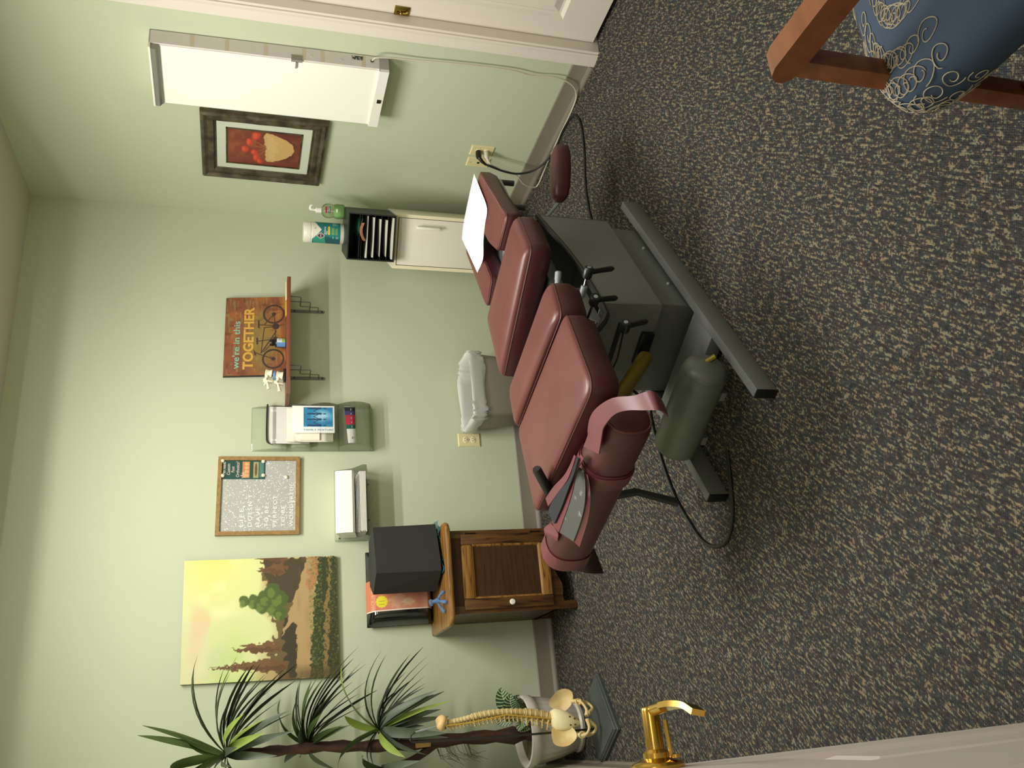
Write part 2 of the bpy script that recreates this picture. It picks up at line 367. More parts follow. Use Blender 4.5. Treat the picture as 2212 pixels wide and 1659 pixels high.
def panel_door(b, fr, w, h, panels, th=.035):
    """slab with raised-and-fielded panels; fr(u along width, n out of face, z)"""
    us = sorted({0, w} | {p[0] for p in panels} | {p[1] for p in panels}); zs = sorted({0, h} | {p[2] for p in panels} | {p[3] for p in panels})
    for i in range(len(us)-1):
        for k in range(len(zs)-1):
            inside = any(p[0] <= us[i] and us[i+1] <= p[1] and p[2] <= zs[k] and zs[k+1] <= p[3] for p in panels)
            n1 = -.012 if inside else 0
            b.box(us[i], us[i+1], -th, n1, zs[k], zs[k+1], fr=lambda a, c, z: fr(a, c, z))
    for u0, u1, z0, z1 in panels:
        for (a0, n0, a1, n1) in ((0, 0, .014, -.010), (.014, -.010, .024, -.011), (.024, -.0115, .056, -.002)):
            P = [fr(u0+a0, n0, z0+a0), fr(u1-a0, n0, z0+a0), fr(u1-a0, n0, z1-a0), fr(u0+a0, n0, z1-a0), fr(u0+a1, n1, z0+a1), fr(u1-a1, n1, z0+a1), fr(u1-a1, n1, z1-a1), fr(u0+a1, n1, z1-a1)]
            b.add(P, [(0, 1, 5, 4), (1, 2, 6, 5), (2, 3, 7, 6), (3, 0, 4, 7)])
        a = .056; b.add([fr(u0+a, -.002, z0+a), fr(u1-a, -.002, z0+a), fr(u1-a, -.002, z1-a), fr(u0+a, -.002, z1-a)], [(0, 1, 2, 3)])
def six(w, st, mid, zs):
    pw = (w-2*st-mid)/2; return [(x, x+pw, a, c) for a, c in zs for x in (st, st+pw+mid)]
b = MB(); wd = D0-.014-(D1+.014)
panel_door(b, lambda u, n, z: Vector((.05-n, D0-.014-u, .022+z)), wd, DT-.036, six(wd, .098, .11, [(.17, .72), (.86, 1.55), (1.66, 1.91)]))
d1 = struct(b.build('door_1', WHITE, smooth=False)); ROOT['door_1'] = Vector()
lp = MB().rbox(.046, .05, -1.449, -1.3945, .812, .873, .0015)
lp.build('latch_plate', BRASSD, d1)
k = MB(); k.ball((.043, -1.418, .845), .0075, 10); k.tube([(.045, -1.418, .845), (.040, -1.424, .828), (.040, -1.432, .820)], [.004, .003, .004], 8); k.tube([(.045, -1.418, .847), (.042, -1.419, .862)], [.003, .0045], 8)
for z in (.82, .866): k.ball((.0462, -1.403, z), .0025, 8)
k.build('latch_knob', BRASSD, d1)

# left door, standing open beside the camera
wd = .71; XF = -2.665
b = MB(); panel_door(b, lambda u, n, z: Vector((XF+n, -2.86-u, .012+z)), wd, 2.02, six(wd, .08, .17, [(.18, .74), (.93, 1.60), (1.70, 1.93)]))
d2 = struct(b.build('door_2', mat('door_gloss_white', '#e4d8d2', .22), smooth=False)); ROOT['door_2'] = Vector()
hz, hy = .875, -2.885
h = MB(); h.lathe([(.0335, 0), (.0335, .004), (.031, .007), (.024, .009), (.0165, .012), (.0165, .018), (.012, .022)], (XF, hy, hz), (1, 0, 0), 28); h.build('rose', BRASS, d2)
h = MB(); h.lathe([(.0115, 0), (.0115, .055), (.0108, .058), (.008, .060)], (XF+.012, hy, hz), (1, 0, 0), 20)
h.tube(bez([(XF+.066, hy+.004, hz), (XF+.068, hy-.022, hz), (XF+.070, hy-.040, hz)], 5), [.007]*11, 10)
P = bez([(XF+.070, hy-.040, hz), (XF+.071, hy-.070, hz), (XF+.068, hy-.100, hz-.002), (XF+.060, hy-.120, hz-.004)], 6)
h.ribbon([p+Vector((.002, 0, .008)) for p in P], [p-Vector((.002, 0, .008)) for p in P], .007)
h.build('lever', BRASS, d2)
h = MB(); h.tube([(XF+.012, hy-.018, hz-.012), (XF+.055, hy-.018, hz-.010)], .003, 8); h.lathe([(.006, 0), (.006, .004), (.003, .004), (.003, 0)], (XF+.011, hy-.022, hz-.016), (1, 0, 0), 14); h.build('privacy_button', BRASS, d2)

# ================================================================== TREATMENT TABLE
ta = math.radians(30.2); TA = Vector((math.cos(ta), math.sin(ta), 0)); TN = Vector((-TA.y, TA.x, 0)); TO = Vector((-1.935, -1.915, 0))
def TP(s, t, z): return TO + TA*s + TN*t + Vector((0, 0, z))
tab = thing('treatment_table', (TP(.58, 0, 0).x, TP(.58, 0, 0).y, 0), 'adjustable treatment table with worn burgundy cushions on a grey steel base', 'treatment table')
for t in (-.198, .198):                                             # base rails, each with a black end cap
    r = MB().rbox(.004, 1.156, t-.0145, t+.0145, 0, .066, .003, fr=TP).build('base_rail', STEEL, tab)
    MB().rbox(.0, .006, t-.0145, t+.0145, .001, .066, .002, fr=TP).build('end_cap', BLACK, r)
MB().rbox(.30, .44, -.184, .184, .015, .06, .003, fr=TP).build('cross_member', STEEL, tab)
MB().rbox(.49, 1.0, -.172, .172, .012, .25, .004, fr=TP).build('plinth', STEEL, tab)
for s in (.62, .86):
    MB().lathe([(.006, 0), (.006, .003), (.004, .006), (0, .007)], TP(s, -.172, .075), -TN, 10).build('screw', STEELL, tab)
# telescoping cover: its upper edge is cut in a sweep and trimmed with black rubber
trim = [(1.01, .435), (.925, .420), (.844, .404), (.751, .389), (.646, .379), (.519, .375), (.445, .374)]
for sgn in (-1, 1):
    poly = [(.44, .172), (1.01, .172)] + trim
    b = MB().prism(poly, .190, .196, lambda s, z, d, sgn=sgn: TP(s, sgn*d, z)); cv = b.build('cover_panel', STEEL, tab, ang=30)
    MB().tube([TP(p.x, sgn*.193, p.y) for p in bez([(a, c, 0) for a, c in trim], 4)], .0085, 8).build('edge_trim', RUBBER, cv)
MB().box(1.004, 1.01, -.196, .196, .172, .435, fr=TP).build('cover_end', STEEL, tab, smooth=False)
ce = MB().box(.44, .446, -.196, .196, .172, .374, fr=TP)
ce.build('cover_end', STEEL, tab, smooth=False)
MB().box(.436, .441, -.13, .196, .285, .30, fr=TP).build('slot', BLACK, tab, smooth=False)
MB().rbox(.425, .446, -.10, .02, .172, .215, .003, fr=TP).build('bracket', BLACK, tab)
# under-structure
MB().rbox(.0, 1.02, -.09, -.05, .40, .47, .003, fr=TP).rbox(.0, 1.02, .05, .09, .40, .47, .003, fr=TP).build('upper_frame', DARKST, tab)
MB().rbox(.52, 1.03, -.16, .16, .44, .485, .004, fr=TP).build('seat_frame', DARKST, tab)
MB().prism([(.40, .372), (.60, .372), (.60, .47), (.47, .47)], -.150, -.145, lambda s, z, d: TP(s, d, z)).build('side_plate', mat('brushed_plate', '#a8a9a8', .35, .6), tab)
MB().tube([TP(*p) for p in ((.445, -.19, .374), (.38, -.19, .378), (.34, -.19, .40), (.29, -.19, .44), (.26, -.18, .475))], .011, 8).build('rubber_strip', RUBBER, tab)
MB().rbox(.455, .6, -.12, .12, .25, .44, .004, fr=TP).build('lift_column', DARKST, tab)
# hydraulic cylinder and air tank
a, c = Vector((-1.571, -1.738, .191)), Vector((-1.735, -1.792, .330))
MB().lathe([(.0, 0), (.02, .001), (.0235, .004), (.0235, (c-a).length)], a, c-a, 20).build('hydraulic_cylinder', mat('olive_gold', '#8c7428', .4, .35), tab)
MB().rbox(.16, .42, -.06, .06, .40, .46, .004, fr=TP).build('tilt_frame', DARKST, tab)
a, c = TP(.165, -.16, .132), TP(.165, .135, .132); ln = (c-a).length; R = .066
pr = [(0, -.03), (.03, -.026), (.05, -.017), (.062, -.004), (R, .012), (R, ln-.012), (.062, ln+.004), (.05, ln+.014), (.03, ln+.02), (0, ln+.022)]
tk = MB().lathe(pr, a, c-a, 32).build('air_tank', TANKM, tab, ang=60)
MB().lathe([(R+.0012, .0), (R+.0012, .006)], a + (c-a).normalized()*.014, c-a, 32).build('weld_band', TANKM, tk)
MB().tube([TP(.165, -.185, .14), TP(.165, -.205, .118)], .008, 8).build('valve', BRASSD, tk)
for t0 in (-.10, .07): MB().rbox(.13, .20, t0, t0+.03, .055, .071, .001, fr=TP).build('tank_saddle', STEEL, tab)
MB().tube(bez([TP(.33, .02, .27), TP(.27, .02, .25), TP(.215, .03, .185)], 6), .005, 8).build('hose', RUBBER, tab)

def cushion(name, corners, z, th, crown, rad=.035, m=LEATH, inset=.012, zs=None, n=7, tilt=None):
    """upholstered pad: corners (s, t) counter-clockwise, seam line round the top edge"""
    zz = zs or [z]*len(corners); P = [TP(s, t, q) for (s, t), q in zip(corners, zz)]; k = len(P); out = []
    for i in range(k):
        a, p, c = P[i-1], P[i], P[(i+1) % k]; r = rad[i] if isinstance(rad, (list, tuple)) else rad
        q0 = p + (a-p).normalized()*r; q1 = p + (c-p).normalized()*r
        for e in range(n):
            t = e/(n-1); out.append(q0*(1-t)**2 + p*(2*t*(1-t)) + q1*t*t)
        for e in range(1, 4):
            an = P[(i+2) % k]; r2 = rad[(i+1) % k] if isinstance(rad, (list, tuple)) else rad
            q2 = c + (p-c).normalized()*r2; out.append(q1 + (q2-q1)*(e/4))
    ctr = sum(out, Vector())/len(out); N = len(out); rings = []
    def ring(f, dz, ins=0.):
        R = []
        for p in out:
            d = (p-ctr); d.z = 0
            R.append(ctr + (p-ctr)*f - (d.normalized()*ins if ins else Vector()) + Vector((0, 0, dz)))
        return R
    rings = [ring(1, -th, inset+.012), ring(1, -th+.004, inset), ring(1, -th*.55, -.004), ring(1, -.012, -.003), ring(1, -.003, .0), ring(1, .002, .003)]
    for f, h in ((.985, .25), (.95, .5), (.88, .72), (.74, .9), (.5, .98), (.25, 1.)): rings.append(ring(f, crown*h))
    b = MB(); vs = [p for R in rings for p in R]; fs = []; mi = []
    for i in range(len(rings)-1):
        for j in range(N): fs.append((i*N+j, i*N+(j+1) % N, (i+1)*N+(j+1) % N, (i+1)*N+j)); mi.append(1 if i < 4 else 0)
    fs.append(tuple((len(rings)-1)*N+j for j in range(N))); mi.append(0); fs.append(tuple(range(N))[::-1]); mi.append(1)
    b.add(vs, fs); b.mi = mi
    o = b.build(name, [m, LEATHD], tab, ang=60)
    S = rings[4] + [rings[4][0]]
    MB().tube([p+Vector((0, 0, .001)) for p in S], .0022, 6, caps=False).build('seam', SEAM, o)
    return o
cushion('leg_cushion', [(-.053, -.253), (.056, .302), (.345, .232), (.228, -.285)][::-1], .57, .085, .014, [.022, .03, .035, .05])
cushion('lumbar_cushion', [(.254, -.265), (.363, .236), (.490, .195), (.384, -.296)][::-1], .57, .085, .022, .03)
cushion('chest_cushion', [(.612, -.272), (.597, .212), (.87, .165), (.81, -.285)][::-1], .57, .075, .026, .026)
# split headrest, two pads with a gap for the face
cushion('head_pad', [(.885, -.245), (.905, -.10), (1.03, -.065), (1.33, -.05), (1.335, -.205)][::-1], .58, .062, .010, .028)
cushion('head_pad', [(.90, .125), (1.33, .13), (1.33, .0), (1.03, .015), (.915, .01)], .58, .062, .010, .028)
MB().rbox(.93, 1.31, -.19, .10, .500, .514, .003, fr=TP).build('head_plate', STEELL, tab)
MB().rbox(.84, 1.0, -.06, .02, .46, .50, .003, fr=TP).build('head_arm', DARKST, tab)
for p in (Vector((-.690, -1.375, .0)), Vector((-.860, -1.465, .0))):
    MB().tube([p+Vector((0, 0, .50)), p+Vector((0, 0, .437))], .011, 10).build('socket', DARKST, tab)
# side arm pad on its rod
a, c = Vector((-.615, -1.512, .285)), Vector((-.833, -1.490, .305)); d = (c-a).normalized(); sd = Vector((0, 0, 1)).cross(d)
b = MB()
for f, wd_, hh in ((-.012, .012, .016), (.0, .030, .028), (.03, .040, .034), (.10, .043, .036), (.17, .040, .034), (.205, .028, .028), (.222, .012, .014)):
    o = a + d*f; b.add([o + sd*(wd_*math.copysign(abs(math.cos(q))**.6, math.cos(q))) + Vector((0, 0, hh*math.copysign(abs(math.sin(q))**.6, math.sin(q)))) for q in [2*math.pi*i/20 for i in range(20)]], [])
for i in range(6):
    for jj in range(20): b.f.append((i*20+jj, i*20+(jj+1) % 20, (i+1)*20+(jj+1) % 20, (i+1)*20+jj)); b.mi.append(0)
b.f += [tuple(range(20))[::-1], tuple(120+i for i in range(20))]; b.mi += [0, 0]
b.build('arm_pad', LEATHD, tab, ang=70)
MB().tube([c-d*.03-Vector((0, 0, .02)), Vector((-.883, -1.421, .352)), Vector((-.95, -1.36, .42))], .007, 8).build('arm_rod', STEELL, tab)

# clamp levers
def lever(hub, end, rod, sleeve=None):
    hub, end = Vector(hub), Vector(end); rd = [Vector(p) for p in rod]; ax = (hub-rd[0]).normalized()
    o = MB().lathe([(0, -.018), (.012, -.018), (.0145, -.012), (.0145, .010), (.0125, .016), (0, .016)], hub, ax, 16)
    d = end-hub; o.tube([hub+d*.1, hub+d*.35, hub+d*.9, hub+d*1.0], [.009, .0078, .0085, .005], 10); lv = o.build('clamp_lever', BLACK, tab)
    MB().lathe([(.006, 0), (.006, .0012), (0, .0012)], hub+ax*.016, ax, 12).build('screw', STEELL, lv)
    MB().tube([hub-ax*.012]+rd, .0042, 8).build('rod', CHROME, lv)
    if sleeve: MB().tube([Vector(p) for p in sleeve], .010, 12).build('sleeve', STEELL, lv)
lever((-1.420, -1.974, .456), (-1.392, -1.958, .366), [(-1.448, -1.932, .456), (-1.475, -1.900, .459)], [(-1.445, -1.937, .456), (-1.466, -1.912, .459)])
lever((-1.533, -2.017, .468), (-1.517, -2.007, .394), [(-1.54, -1.974, .463), (-1.55, -1.93, .46)])
lever((-1.644, -2.081, .420), (-1.617, -2.066, .344), [(-1.688, -1.968, .40), (-1.70, -1.93, .40)])
MB().lathe([(.006, 0), (.009, .002), (.009, .03), (.0105, .03), (.0105, .055), (.007, .058)], Vector((-1.372, -1.778, .478)), Vector((.047, -.019, -.003)), 14).build('adjusting_knob', STEELL, tab)

# ankle rest: a padded roll with loose straps
A0, A1 = TP(-.103, -.200, .485), TP(-.020, .395, .485); ad = (A1-A0).normalized(); ah = Vector((0, 0, 1)); aw = ah.cross(ad)
def roll_ring(f, k=1., n=28, dz=0):
    o = A0 + (A1-A0)*f; P = []
    for i in range(n):
        q = 2*math.pi*i/n; x = math.cos(q); y = math.sin(q)
        P.append(o + aw*(.062*k*math.copysign(abs(x)**.85, x)) + ah*((.066 if y > 0 else .070)*k*math.copysign(abs(y)**.8, y) + dz))
    return P
b = MB(); fr_ = [(-.018, .35), (-.012, .72), (.0, .92), (.02, .985), (.05, 1.), (.3, 1.), (.6, 1.), (.9, 1.), (.98, .98), (1.0, .90), (1.01, .6)]
for f, k in fr_: b.add(roll_ring(f, k), [])
n = 28
for i in range(len(fr_)-1):
    for jj in range(n): b.f.append((i*n+jj, i*n+(jj+1) % n, (i+1)*n+(jj+1) % n, (i+1)*n+jj)); b.mi.append(0)
b.f += [tuple(range(n))[::-1], tuple((len(fr_)-1)*n+i for i in range(n))]; b.mi += [0, 0]
ank = b.build('ankle_roll', LEATHD, tab, ang=60)
P = roll_ring(-.002, .90); MB().tube(P+[P[0]], .003, 6, caps=False).build('piping', LEATH, ank)
def wrap(f0, f1, k=1.05):
    b = MB(); A = roll_ring(f0, k); B = roll_ring(f1, k); A2 = roll_ring(f0, k-.035); B2 = roll_ring(f1, k-.035)
    b.add(A+B+A2+B2, [(i, (i+1) % n, n+(i+1) % n, n+i) for i in range(n)] + [(2*n+i, 3*n+i, 3*n+(i+1) % n, 2*n+(i+1) % n) for i in range(n)]
          + [(i, 2*n+i, 2*n+(i+1) % n, (i+1) % n) for i in range(n)] + [(n+i, n+(i+1) % n, 3*n+(i+1) % n, 3*n+i) for i in range(n)])
    return b.build('strap_band', STRAP, tab, ang=50)
wrap(.27, .36); wrap(.28, .345, 1.10); wrap(.90, .985)
BLKF = mat('black_felt', '#26282c', .95); WORN = mat('worn_hook_tape', '#4a4b47', .8, col2='#8e8e88', nscale=26, contrast=(.60, .70))
DTAIL = mat('dark_strap_back', '#2c1617', .7)
lo = [(-1.964, -2.028, .56), (-1.951, -2.078, .566), (-1.941, -2.092, .57), (-1.922, -2.129, .575), (-1.915, -2.179, .575), (-1.923, -2.26, .57), (-1.947, -2.336, .555), (-1.96, -2.397, .545), (-1.966, -2.386, .52), (-1.97, -2.316, .47)]
li = [(-2.009, -2.106, .555), (-1.991, -2.137, .56), (-1.978, -2.154, .562), (-1.965, -2.181, .565), (-1.959, -2.246, .565), (-1.97, -2.303, .56), (-1.988, -2.353, .545), (-2.002, -2.391, .53), (-1.999, -2.369, .505), (-1.984, -2.302, .46)]
MB().ribbon(bez(lo, 4), bez(li, 4), .0035).build('loose_strap', STRAP, tab, ang=60)
def flap(name, L, Rt, m, th=.003, dz=0): return MB().ribbon([p+Vector((0, 0, dz)) for p in bez(L, 4)], [p+Vector((0, 0, dz)) for p in bez(Rt, 4)], th).build(name, m, tab, ang=60)
flap('strap_flap', [(-1.975, -1.995, .575), (-2.001, -1.976, .585), (-2.016, -1.938, .59), (-2.017, -1.842, .585), (-2.022, -1.74, .575)], [(-1.983, -2.003, .575), (-2.012, -1.992, .585), (-2.035, -1.955, .59), (-2.042, -1.865, .585), (-2.049, -1.755, .575)], STRAP)
flap('loop_tape', [(-1.983, -2.003, .575), (-2.012, -1.992, .585), (-2.034, -1.931, .59), (-2.051, -1.811, .585), (-2.061, -1.744, .575)], [(-1.993, -2.014, .575), (-2.026, -1.999, .585), (-2.054, -1.96, .59), (-2.082, -1.882, .585), (-2.105, -1.782, .575)], BLKF, dz=-.002)
flap('strap_flap', [(-1.98, -2.014, .565), (-2.016, -1.96, .575), (-2.052, -1.921, .58), (-2.078, -1.851, .575), (-2.105, -1.752, .565)], [(-1.997, -2.032, .565), (-2.02, -1.993, .575), (-2.059, -1.97, .58), (-2.095, -1.894, .575), (-2.13, -1.789, .565)], STRAP)
flap('hook_tape', [(-2.007, -1.987, .565), (-2.02, -1.993, .575), (-2.059, -1.97, .58), (-2.095, -1.894, .575), (-2.13, -1.789, .565)], [(-2.021, -2.002, .56), (-2.067, -2.011, .565), (-2.108, -1.99, .565), (-2.141, -1.932, .56), (-2.168, -1.846, .55)], WORN, dz=-.002)
flap('strap_flap', [(-2.023, -1.996, .555), (-2.065, -2.002, .56), (-2.106, -1.982, .56), (-2.139, -1.925, .555), (-2.166, -1.839, .545)], [(-2.034, -2.006, .55), (-2.072, -2.008, .55), (-2.103, -2.0, .55), (-2.14, -1.953, .545), (-2.185, -1.852, .535)], STRAP)
flap('strap_end', [(-2.081, -1.689, .55), (-2.082, -1.632, .55), (-2.095, -1.628, .55), (-2.123, -1.579, .53), (-2.137, -1.508, .5)], [(-2.096, -1.711, .55), (-2.123, -1.741, .55), (-2.136, -1.733, .55), (-2.139, -1.663, .53), (-2.138, -1.526, .5)], STRAP)
flap('strap_tail', [(-2.14, -1.514, .5), (-2.139, -1.480, .46), (-2.151, -1.474, .42), (-2.123, -1.500, .38), (-2.118, -1.477, .34)], [(-2.149, -1.451, .48), (-2.155, -1.401, .44), (-2.166, -1.413, .4), (-2.188, -1.450, .36), (-2.188, -1.431, .3)], DTAIL)
# grip lever, strut and support under the ankle roll
a, m_, c = Vector((-2.019, -1.68, .50)), Vector((-2.008, -1.752, .568)), Vector((-1.959, -1.82, .622))
gl = MB().tube([a, m_], .0085, 12).build('grip_rod', CHROME, tab)
MB().lathe([(.012, 0), (.0135, .003), (.0135, (c-m_).length-.006), (.011, (c-m_).length)], m_, c-m_, 16).build('grip', RUBBER, gl)
MB().ribbon([(-1.970, -1.655, .42), (-1.985, -1.625, .33), (-1.955, -1.572, .22), (-1.985, -1.558, .075)], [(-1.992, -1.668, .42), (-2.003, -1.645, .33), (-1.975, -1.590, .22), (-2.010, -1.572, .075)], .012).build('support_strut', DARKST, tab)
MB().rbox(-.02, .16, -.03, .03, .42, .46, .003, fr=TP).build('ankle_arm', DARKST, tab)

# face paper over the headrest
pp = [(-.665, -1.378, .592), (-.791, -1.455, .596), (-.904, -1.506, .594), (-.937, -1.454, .591), (-.975, -1.407, .588), (-1.043, -1.39, .591), (-1.051, -1.306, .592), (-.807, -1.145, .596), (-.767, -1.187, .597), (-.718, -1.29, .597)]
nearL = bez([pp[0], pp[1], pp[2], pp[3], pp[4], pp[5], pp[6]], 4); farL = bez([pp[0], pp[9], pp[8], pp[7]], 8)
ps = MB()
for tt in range(13):
    f = tt/12; row = []
    for k in range(25):
        e = k/24; pn = nearL[int(e*(len(nearL)-1))]; pf = farL[int(e*(len(farL)-1))]; p = pn*(1-f)+pf*f
        row.append(p + Vector((0, 0, .003*math.sin(f*3.1)*math.sin(e*6.3))))
    ps.add(row, [])
for r_ in range(12):
    for k in range(24): ps.f.append((r_*25+k, r_*25+k+1, (r_+1)*25+k+1, (r_+1)*25+k)); ps.mi.append(0)
tag(ps.build('face_paper', PAPER, ang=60), 'white sheet of face paper laid over the split headrest of the treatment table', 'paper')

# ================================================================== BACK WALL
# landscape canvas
def landscape():
    a = Art(190, 230, '#dfe3a6'); n1, n2 = a.n(5, 3), a.n(9, 8)
    a.mix(np.clip(1.3*(1-a.V*2.2)+.6*(n1-.5), 0, 1)*np.clip(1.2-a.U*1.1, 0, 1)*.6, '#d6cfa6')
    a.mix(np.clip((a.U-.45)*1.6, 0, 1)*np.clip(.9-abs(a.V-.18)*2.2, 0, 1), '#e2e070')
    a.mix(np.clip(1-abs(a.V-.33)*5, 0, 1)*np.clip(1-a.U*1.6, 0, 1)*.75, '#b9d872')
    a.blob(.42, .10, .34, .07, '#e3c59a', 1.6, 11, .75, .9, 6).blob(.20, .24, .2, .08, '#c9d69e', 1.4, 14, .6, .9, 6)
    a.mix(np.clip((n2-.55)*3, 0, 1)*np.clip(1-abs(a.V-.28)*3, 0, 1)*.5, '#f4f0b6')
    a.mix(np.clip((a.V-.47)*9+(n1-.5)*2.2, 0, 1)*.9*np.clip(1.35-a.V*1.2, 0, 1), '#a8834f')
    a.poly([(0, .58), (.25, .56), (.45, .60), (.62, .58), (.8, .52), (1, .50), (1, .82), (0, .72)], '#6d5a35', .09, 21)
    a.poly([(.58, .57), (.76, .53), (1, .50), (1, .84), (.8, .82), (.62, .70)], '#4a3e28', .07, 25)
    a.poly([(0, .66), (.3, .64), (.5, .66), (.55, .735), (0, .74)], '#3e3622', .05, 28)
    for x, t, wd, bt in ((.115, .155, .052, .66), (.255, .285, .05, .62), (.90, .455, .055, .66), (1.0, .445, .05, .66)):
        a.poly([(x, t), (x+wd*.55, t+(bt-t)*.4), (x+wd, t+(bt-t)*.75), (x+wd*.7, bt), (x-wd*.7, bt), (x-wd, t+(bt-t)*.75), (x-wd*.5, t+(bt-t)*.4)], '#74512f', .035, 31+int(x*40), .95, 60)
        a.poly([(x-.004, t+.02), (x+.01, t+(bt-t)*.5), (x-wd*.2, bt), (x-wd*.85, bt-.05)], '#5a3c22', .04, 41, .6, 60)
    for cx, cy, r in ((.64, .385, .05), (.63, .45, .06), (.60, .50, .075), (.66, .53, .08), (.58, .58, .085), (.66, .61, .09), (.53, .62, .06), (.72, .57, .07)):
        a.blob(cx, cy, r, r*.72, '#4c5f26', 1.1, int(cx*90+cy*50), .95, .3, 30); a.blob(cx-.02, cy-.012, r*.6, r*.36, '#72873a', 1.4, int(cx*70), .7, .4, 34)
    a.poly([(.33, .625), (.36, .63), (.47, .665), (.62, .70), (.80, .755), (1, .80), (1, .90), (.7, .865), (.30, .835), (0, .83), (0, .725), (.42, .725), (.45, .70), (.40, .66)], '#b59766', .02, 51)
    a.poly([(.7, .80), (1, .83), (1, .90), (.75, .86)], '#b47c4e', .05, 53, .8)
    a.mix(np.clip((a.n((60, 8), 55)-.5)*2, 0, 1)*((a.V > .73)*(a.V < .84))*.3, '#8f744c')
    a.poly([(0, .815), (.3, .82), (.7, .855), (1, .885), (1, 1.01), (0, 1.01)], '#39401f', .03, 61, 1, 40)
    a.poly([(0, .90), (.4, .905), (.8, .94), (1, .955), (1, .97), (.6, .95), (0, .925)], '#9c7c4a', .03, 63, .85, 30)
    sp = a.n((130, 110), 65); a.mix(((sp > .66)*(a.V > .81)*(a.V < .90)*1.)*.7, '#6f7a36'); a.mix(((sp < .3)*(a.V > .86)*1.)*.6, '#2b2c17'); a.mix(((sp > .7)*(a.V > .93)*1.)*.6, '#77743a')
    a.mix(np.clip((a.V-.55)*4, 0, 1)*np.clip((.12-a.U)*8, 0, .6), '#4e4126')
    return a
tl, tr, br, bl = (-2.330, 1.641), (-1.820, 1.649), (-1.822, 1.003), (-2.346, .996)
cv = thing('canvas_painting', (-2.08, 0, 1.0), 'unframed landscape canvas with yellow green sky, path and trees above the palm', 'painting')
b = MB(); P = [tl, tr, br, bl]; b.add([(x, -.020, z) for x, z in P] + [(x, -.001, z) for x, z in P], [(0, 1, 2, 3), (4, 7, 6, 5), (0, 4, 5, 1), (1, 5, 6, 2), (2, 6, 7, 3), (3, 7, 4, 0)])
b.build('stretched_canvas', mat('canvas_edge', '#3a3a28', .8), cv, smooth=False)
landscape().build('painted_front', [(x, -.0205, z) for x, z in P], cv)

# bulletin board
bx = thing('bulletin_board', (-1.53, 0, 1.165), 'square silver glitter board in a thin wooden frame with white words', 'board')
P = [(-1.712, 1.529), (-1.346, 1.526), (-1.349, 1.163), (-1.717, 1.166)]
def quadf(P, y): 
    tl, tr, br, bl = [Vector((x, y, z)) for x, z in P]
    return lambda u, v, d=0: (tl*(1-u)+tr*u)*(1-v)+(bl*(1-u)+br*u)*v + Vector((0, -d, 0))
q = quadf(P, 0); FW = mat_wood('frame_pine', '#a5824c', '#8a6a3a', (6, 6, 6), .5)
for (u0, u1, v0, v1) in ((0, 1, 0, .047), (0, 1, .953, 1), (0, .047, .047, .953), (.953, 1, .047, .953)):
    MB().add([q(u, v, d) for d in (.001, .020) for u, v in ((u0, v0), (u1, v0), (u1, v1), (u0, v1))], [(3, 2, 1, 0), (4, 5, 6, 7), (0, 1, 5, 4), (1, 2, 6, 5), (2, 3, 7, 6), (3, 0, 4, 7)]).build('frame_rail', FW, bx, smooth=False)
def glitter():
    m = bpy.data.materials.new('glitter'); m.use_nodes = True; nt = m.node_tree; p = nt.nodes['Principled BSDF']; L = nt.links.new
    tc = nd(nt, 'ShaderNodeTexCoord'); v = nd(nt, 'ShaderNodeTexVoronoi'); v.inputs['Scale'].default_value = 300; L(tc.outputs['Object'], v.inputs['Vector'])
    s = nd(nt, 'ShaderNodeSeparateColor'); L(v.outputs['Color'], s.inputs[0]); r = nd(nt, 'ShaderNodeValToRGB'); r.color_ramp.elements[0].position = .90; r.color_ramp.elements[0].color = (*lin('#b4b4ae'), 1)
    r.color_ramp.elements[1].position = .95; r.color_ramp.elements[1].color = (*lin('#f4f4ee'), 1); L(s.outputs[0], r.inputs[0]); L(r.outputs[0], p.inputs['Base Color']); p.inputs['Roughness'].default_value = .45
    b = nd(nt, 'ShaderNodeBump'); b.inputs['Strength'].default_value = .5; b.inputs['Distance'].default_value = .001; L(s.outputs[1], b.inputs['Height']); L(b.outputs[0], p.inputs['Normal']); return m
MB().add([q(u, v, .010) for u, v in ((.04, .04), (.96, .04), (.96, .96), (.04, .96))], [(0, 1, 2, 3)]).build('glitter_panel', glitter(), bx, smooth=False)
LET = mat('white_letters', '#fbfaf2', .4)
for i, s in enumerate(("LIFE", "DOESN'T", "HAVE", "TO BE", "PERFECT", "TO BE", "WONDERFUL")):
    o = q(.10, .295+.100*i+.03, .0104)
    text('lettering', s, o, (1, 0, -.008), (0, 0, 1), .024, LET, bx, width=(.085, .150, .088, .098, .145, .098, .205)[i], space=1.25)
text('lettering', ',', q(.55, .33, .0104), (1, 0, 0), (0, 0, 1), .03, LET, bx); text('lettering', ',', q(.28, .20, .0104), (1, 0, 0), (0, 0, 1), .03, LET, bx)
# pinned card
cdx = thing('pinned_card', (-1.402, -.0125, 1.32), 'dark green card about foot orthotics pinned to the glitter board', 'card')
a = Art(70, 150, '#1f4a40')
a.mix(np.clip(.35-a.V, 0, .5), '#14332c')
a.poly([(.06, .47), (.94, .47), (.94, .64), (.06, .64)], '#c98a50').poly([(.06, .47), (.45, .47), (.30, .53), (.06, .56)], '#d9b090', .1, 4)
for i in range(4): a.blob(.2+.2*i, .57, .09, .055, '#dfae78', .3, i, .9, .3)
a.poly([(.06, .73), (.92, .73), (.92, .85), (.06, .85)], '#a89f74').blob(.5, .79, .36, .03, '#6e4a34', .1, 8).poly([(.1, .87), (.9, .87), (.9, .97), (.1, .97)], '#5f8a80', 0, 1, .8)
PC = [q(.955-.245, .047, .0125), q(.955, .047, .0125), q(.955, .57, .0125), q(.955-.245, .57, .0125)]
a.build('print', PC, cdx)
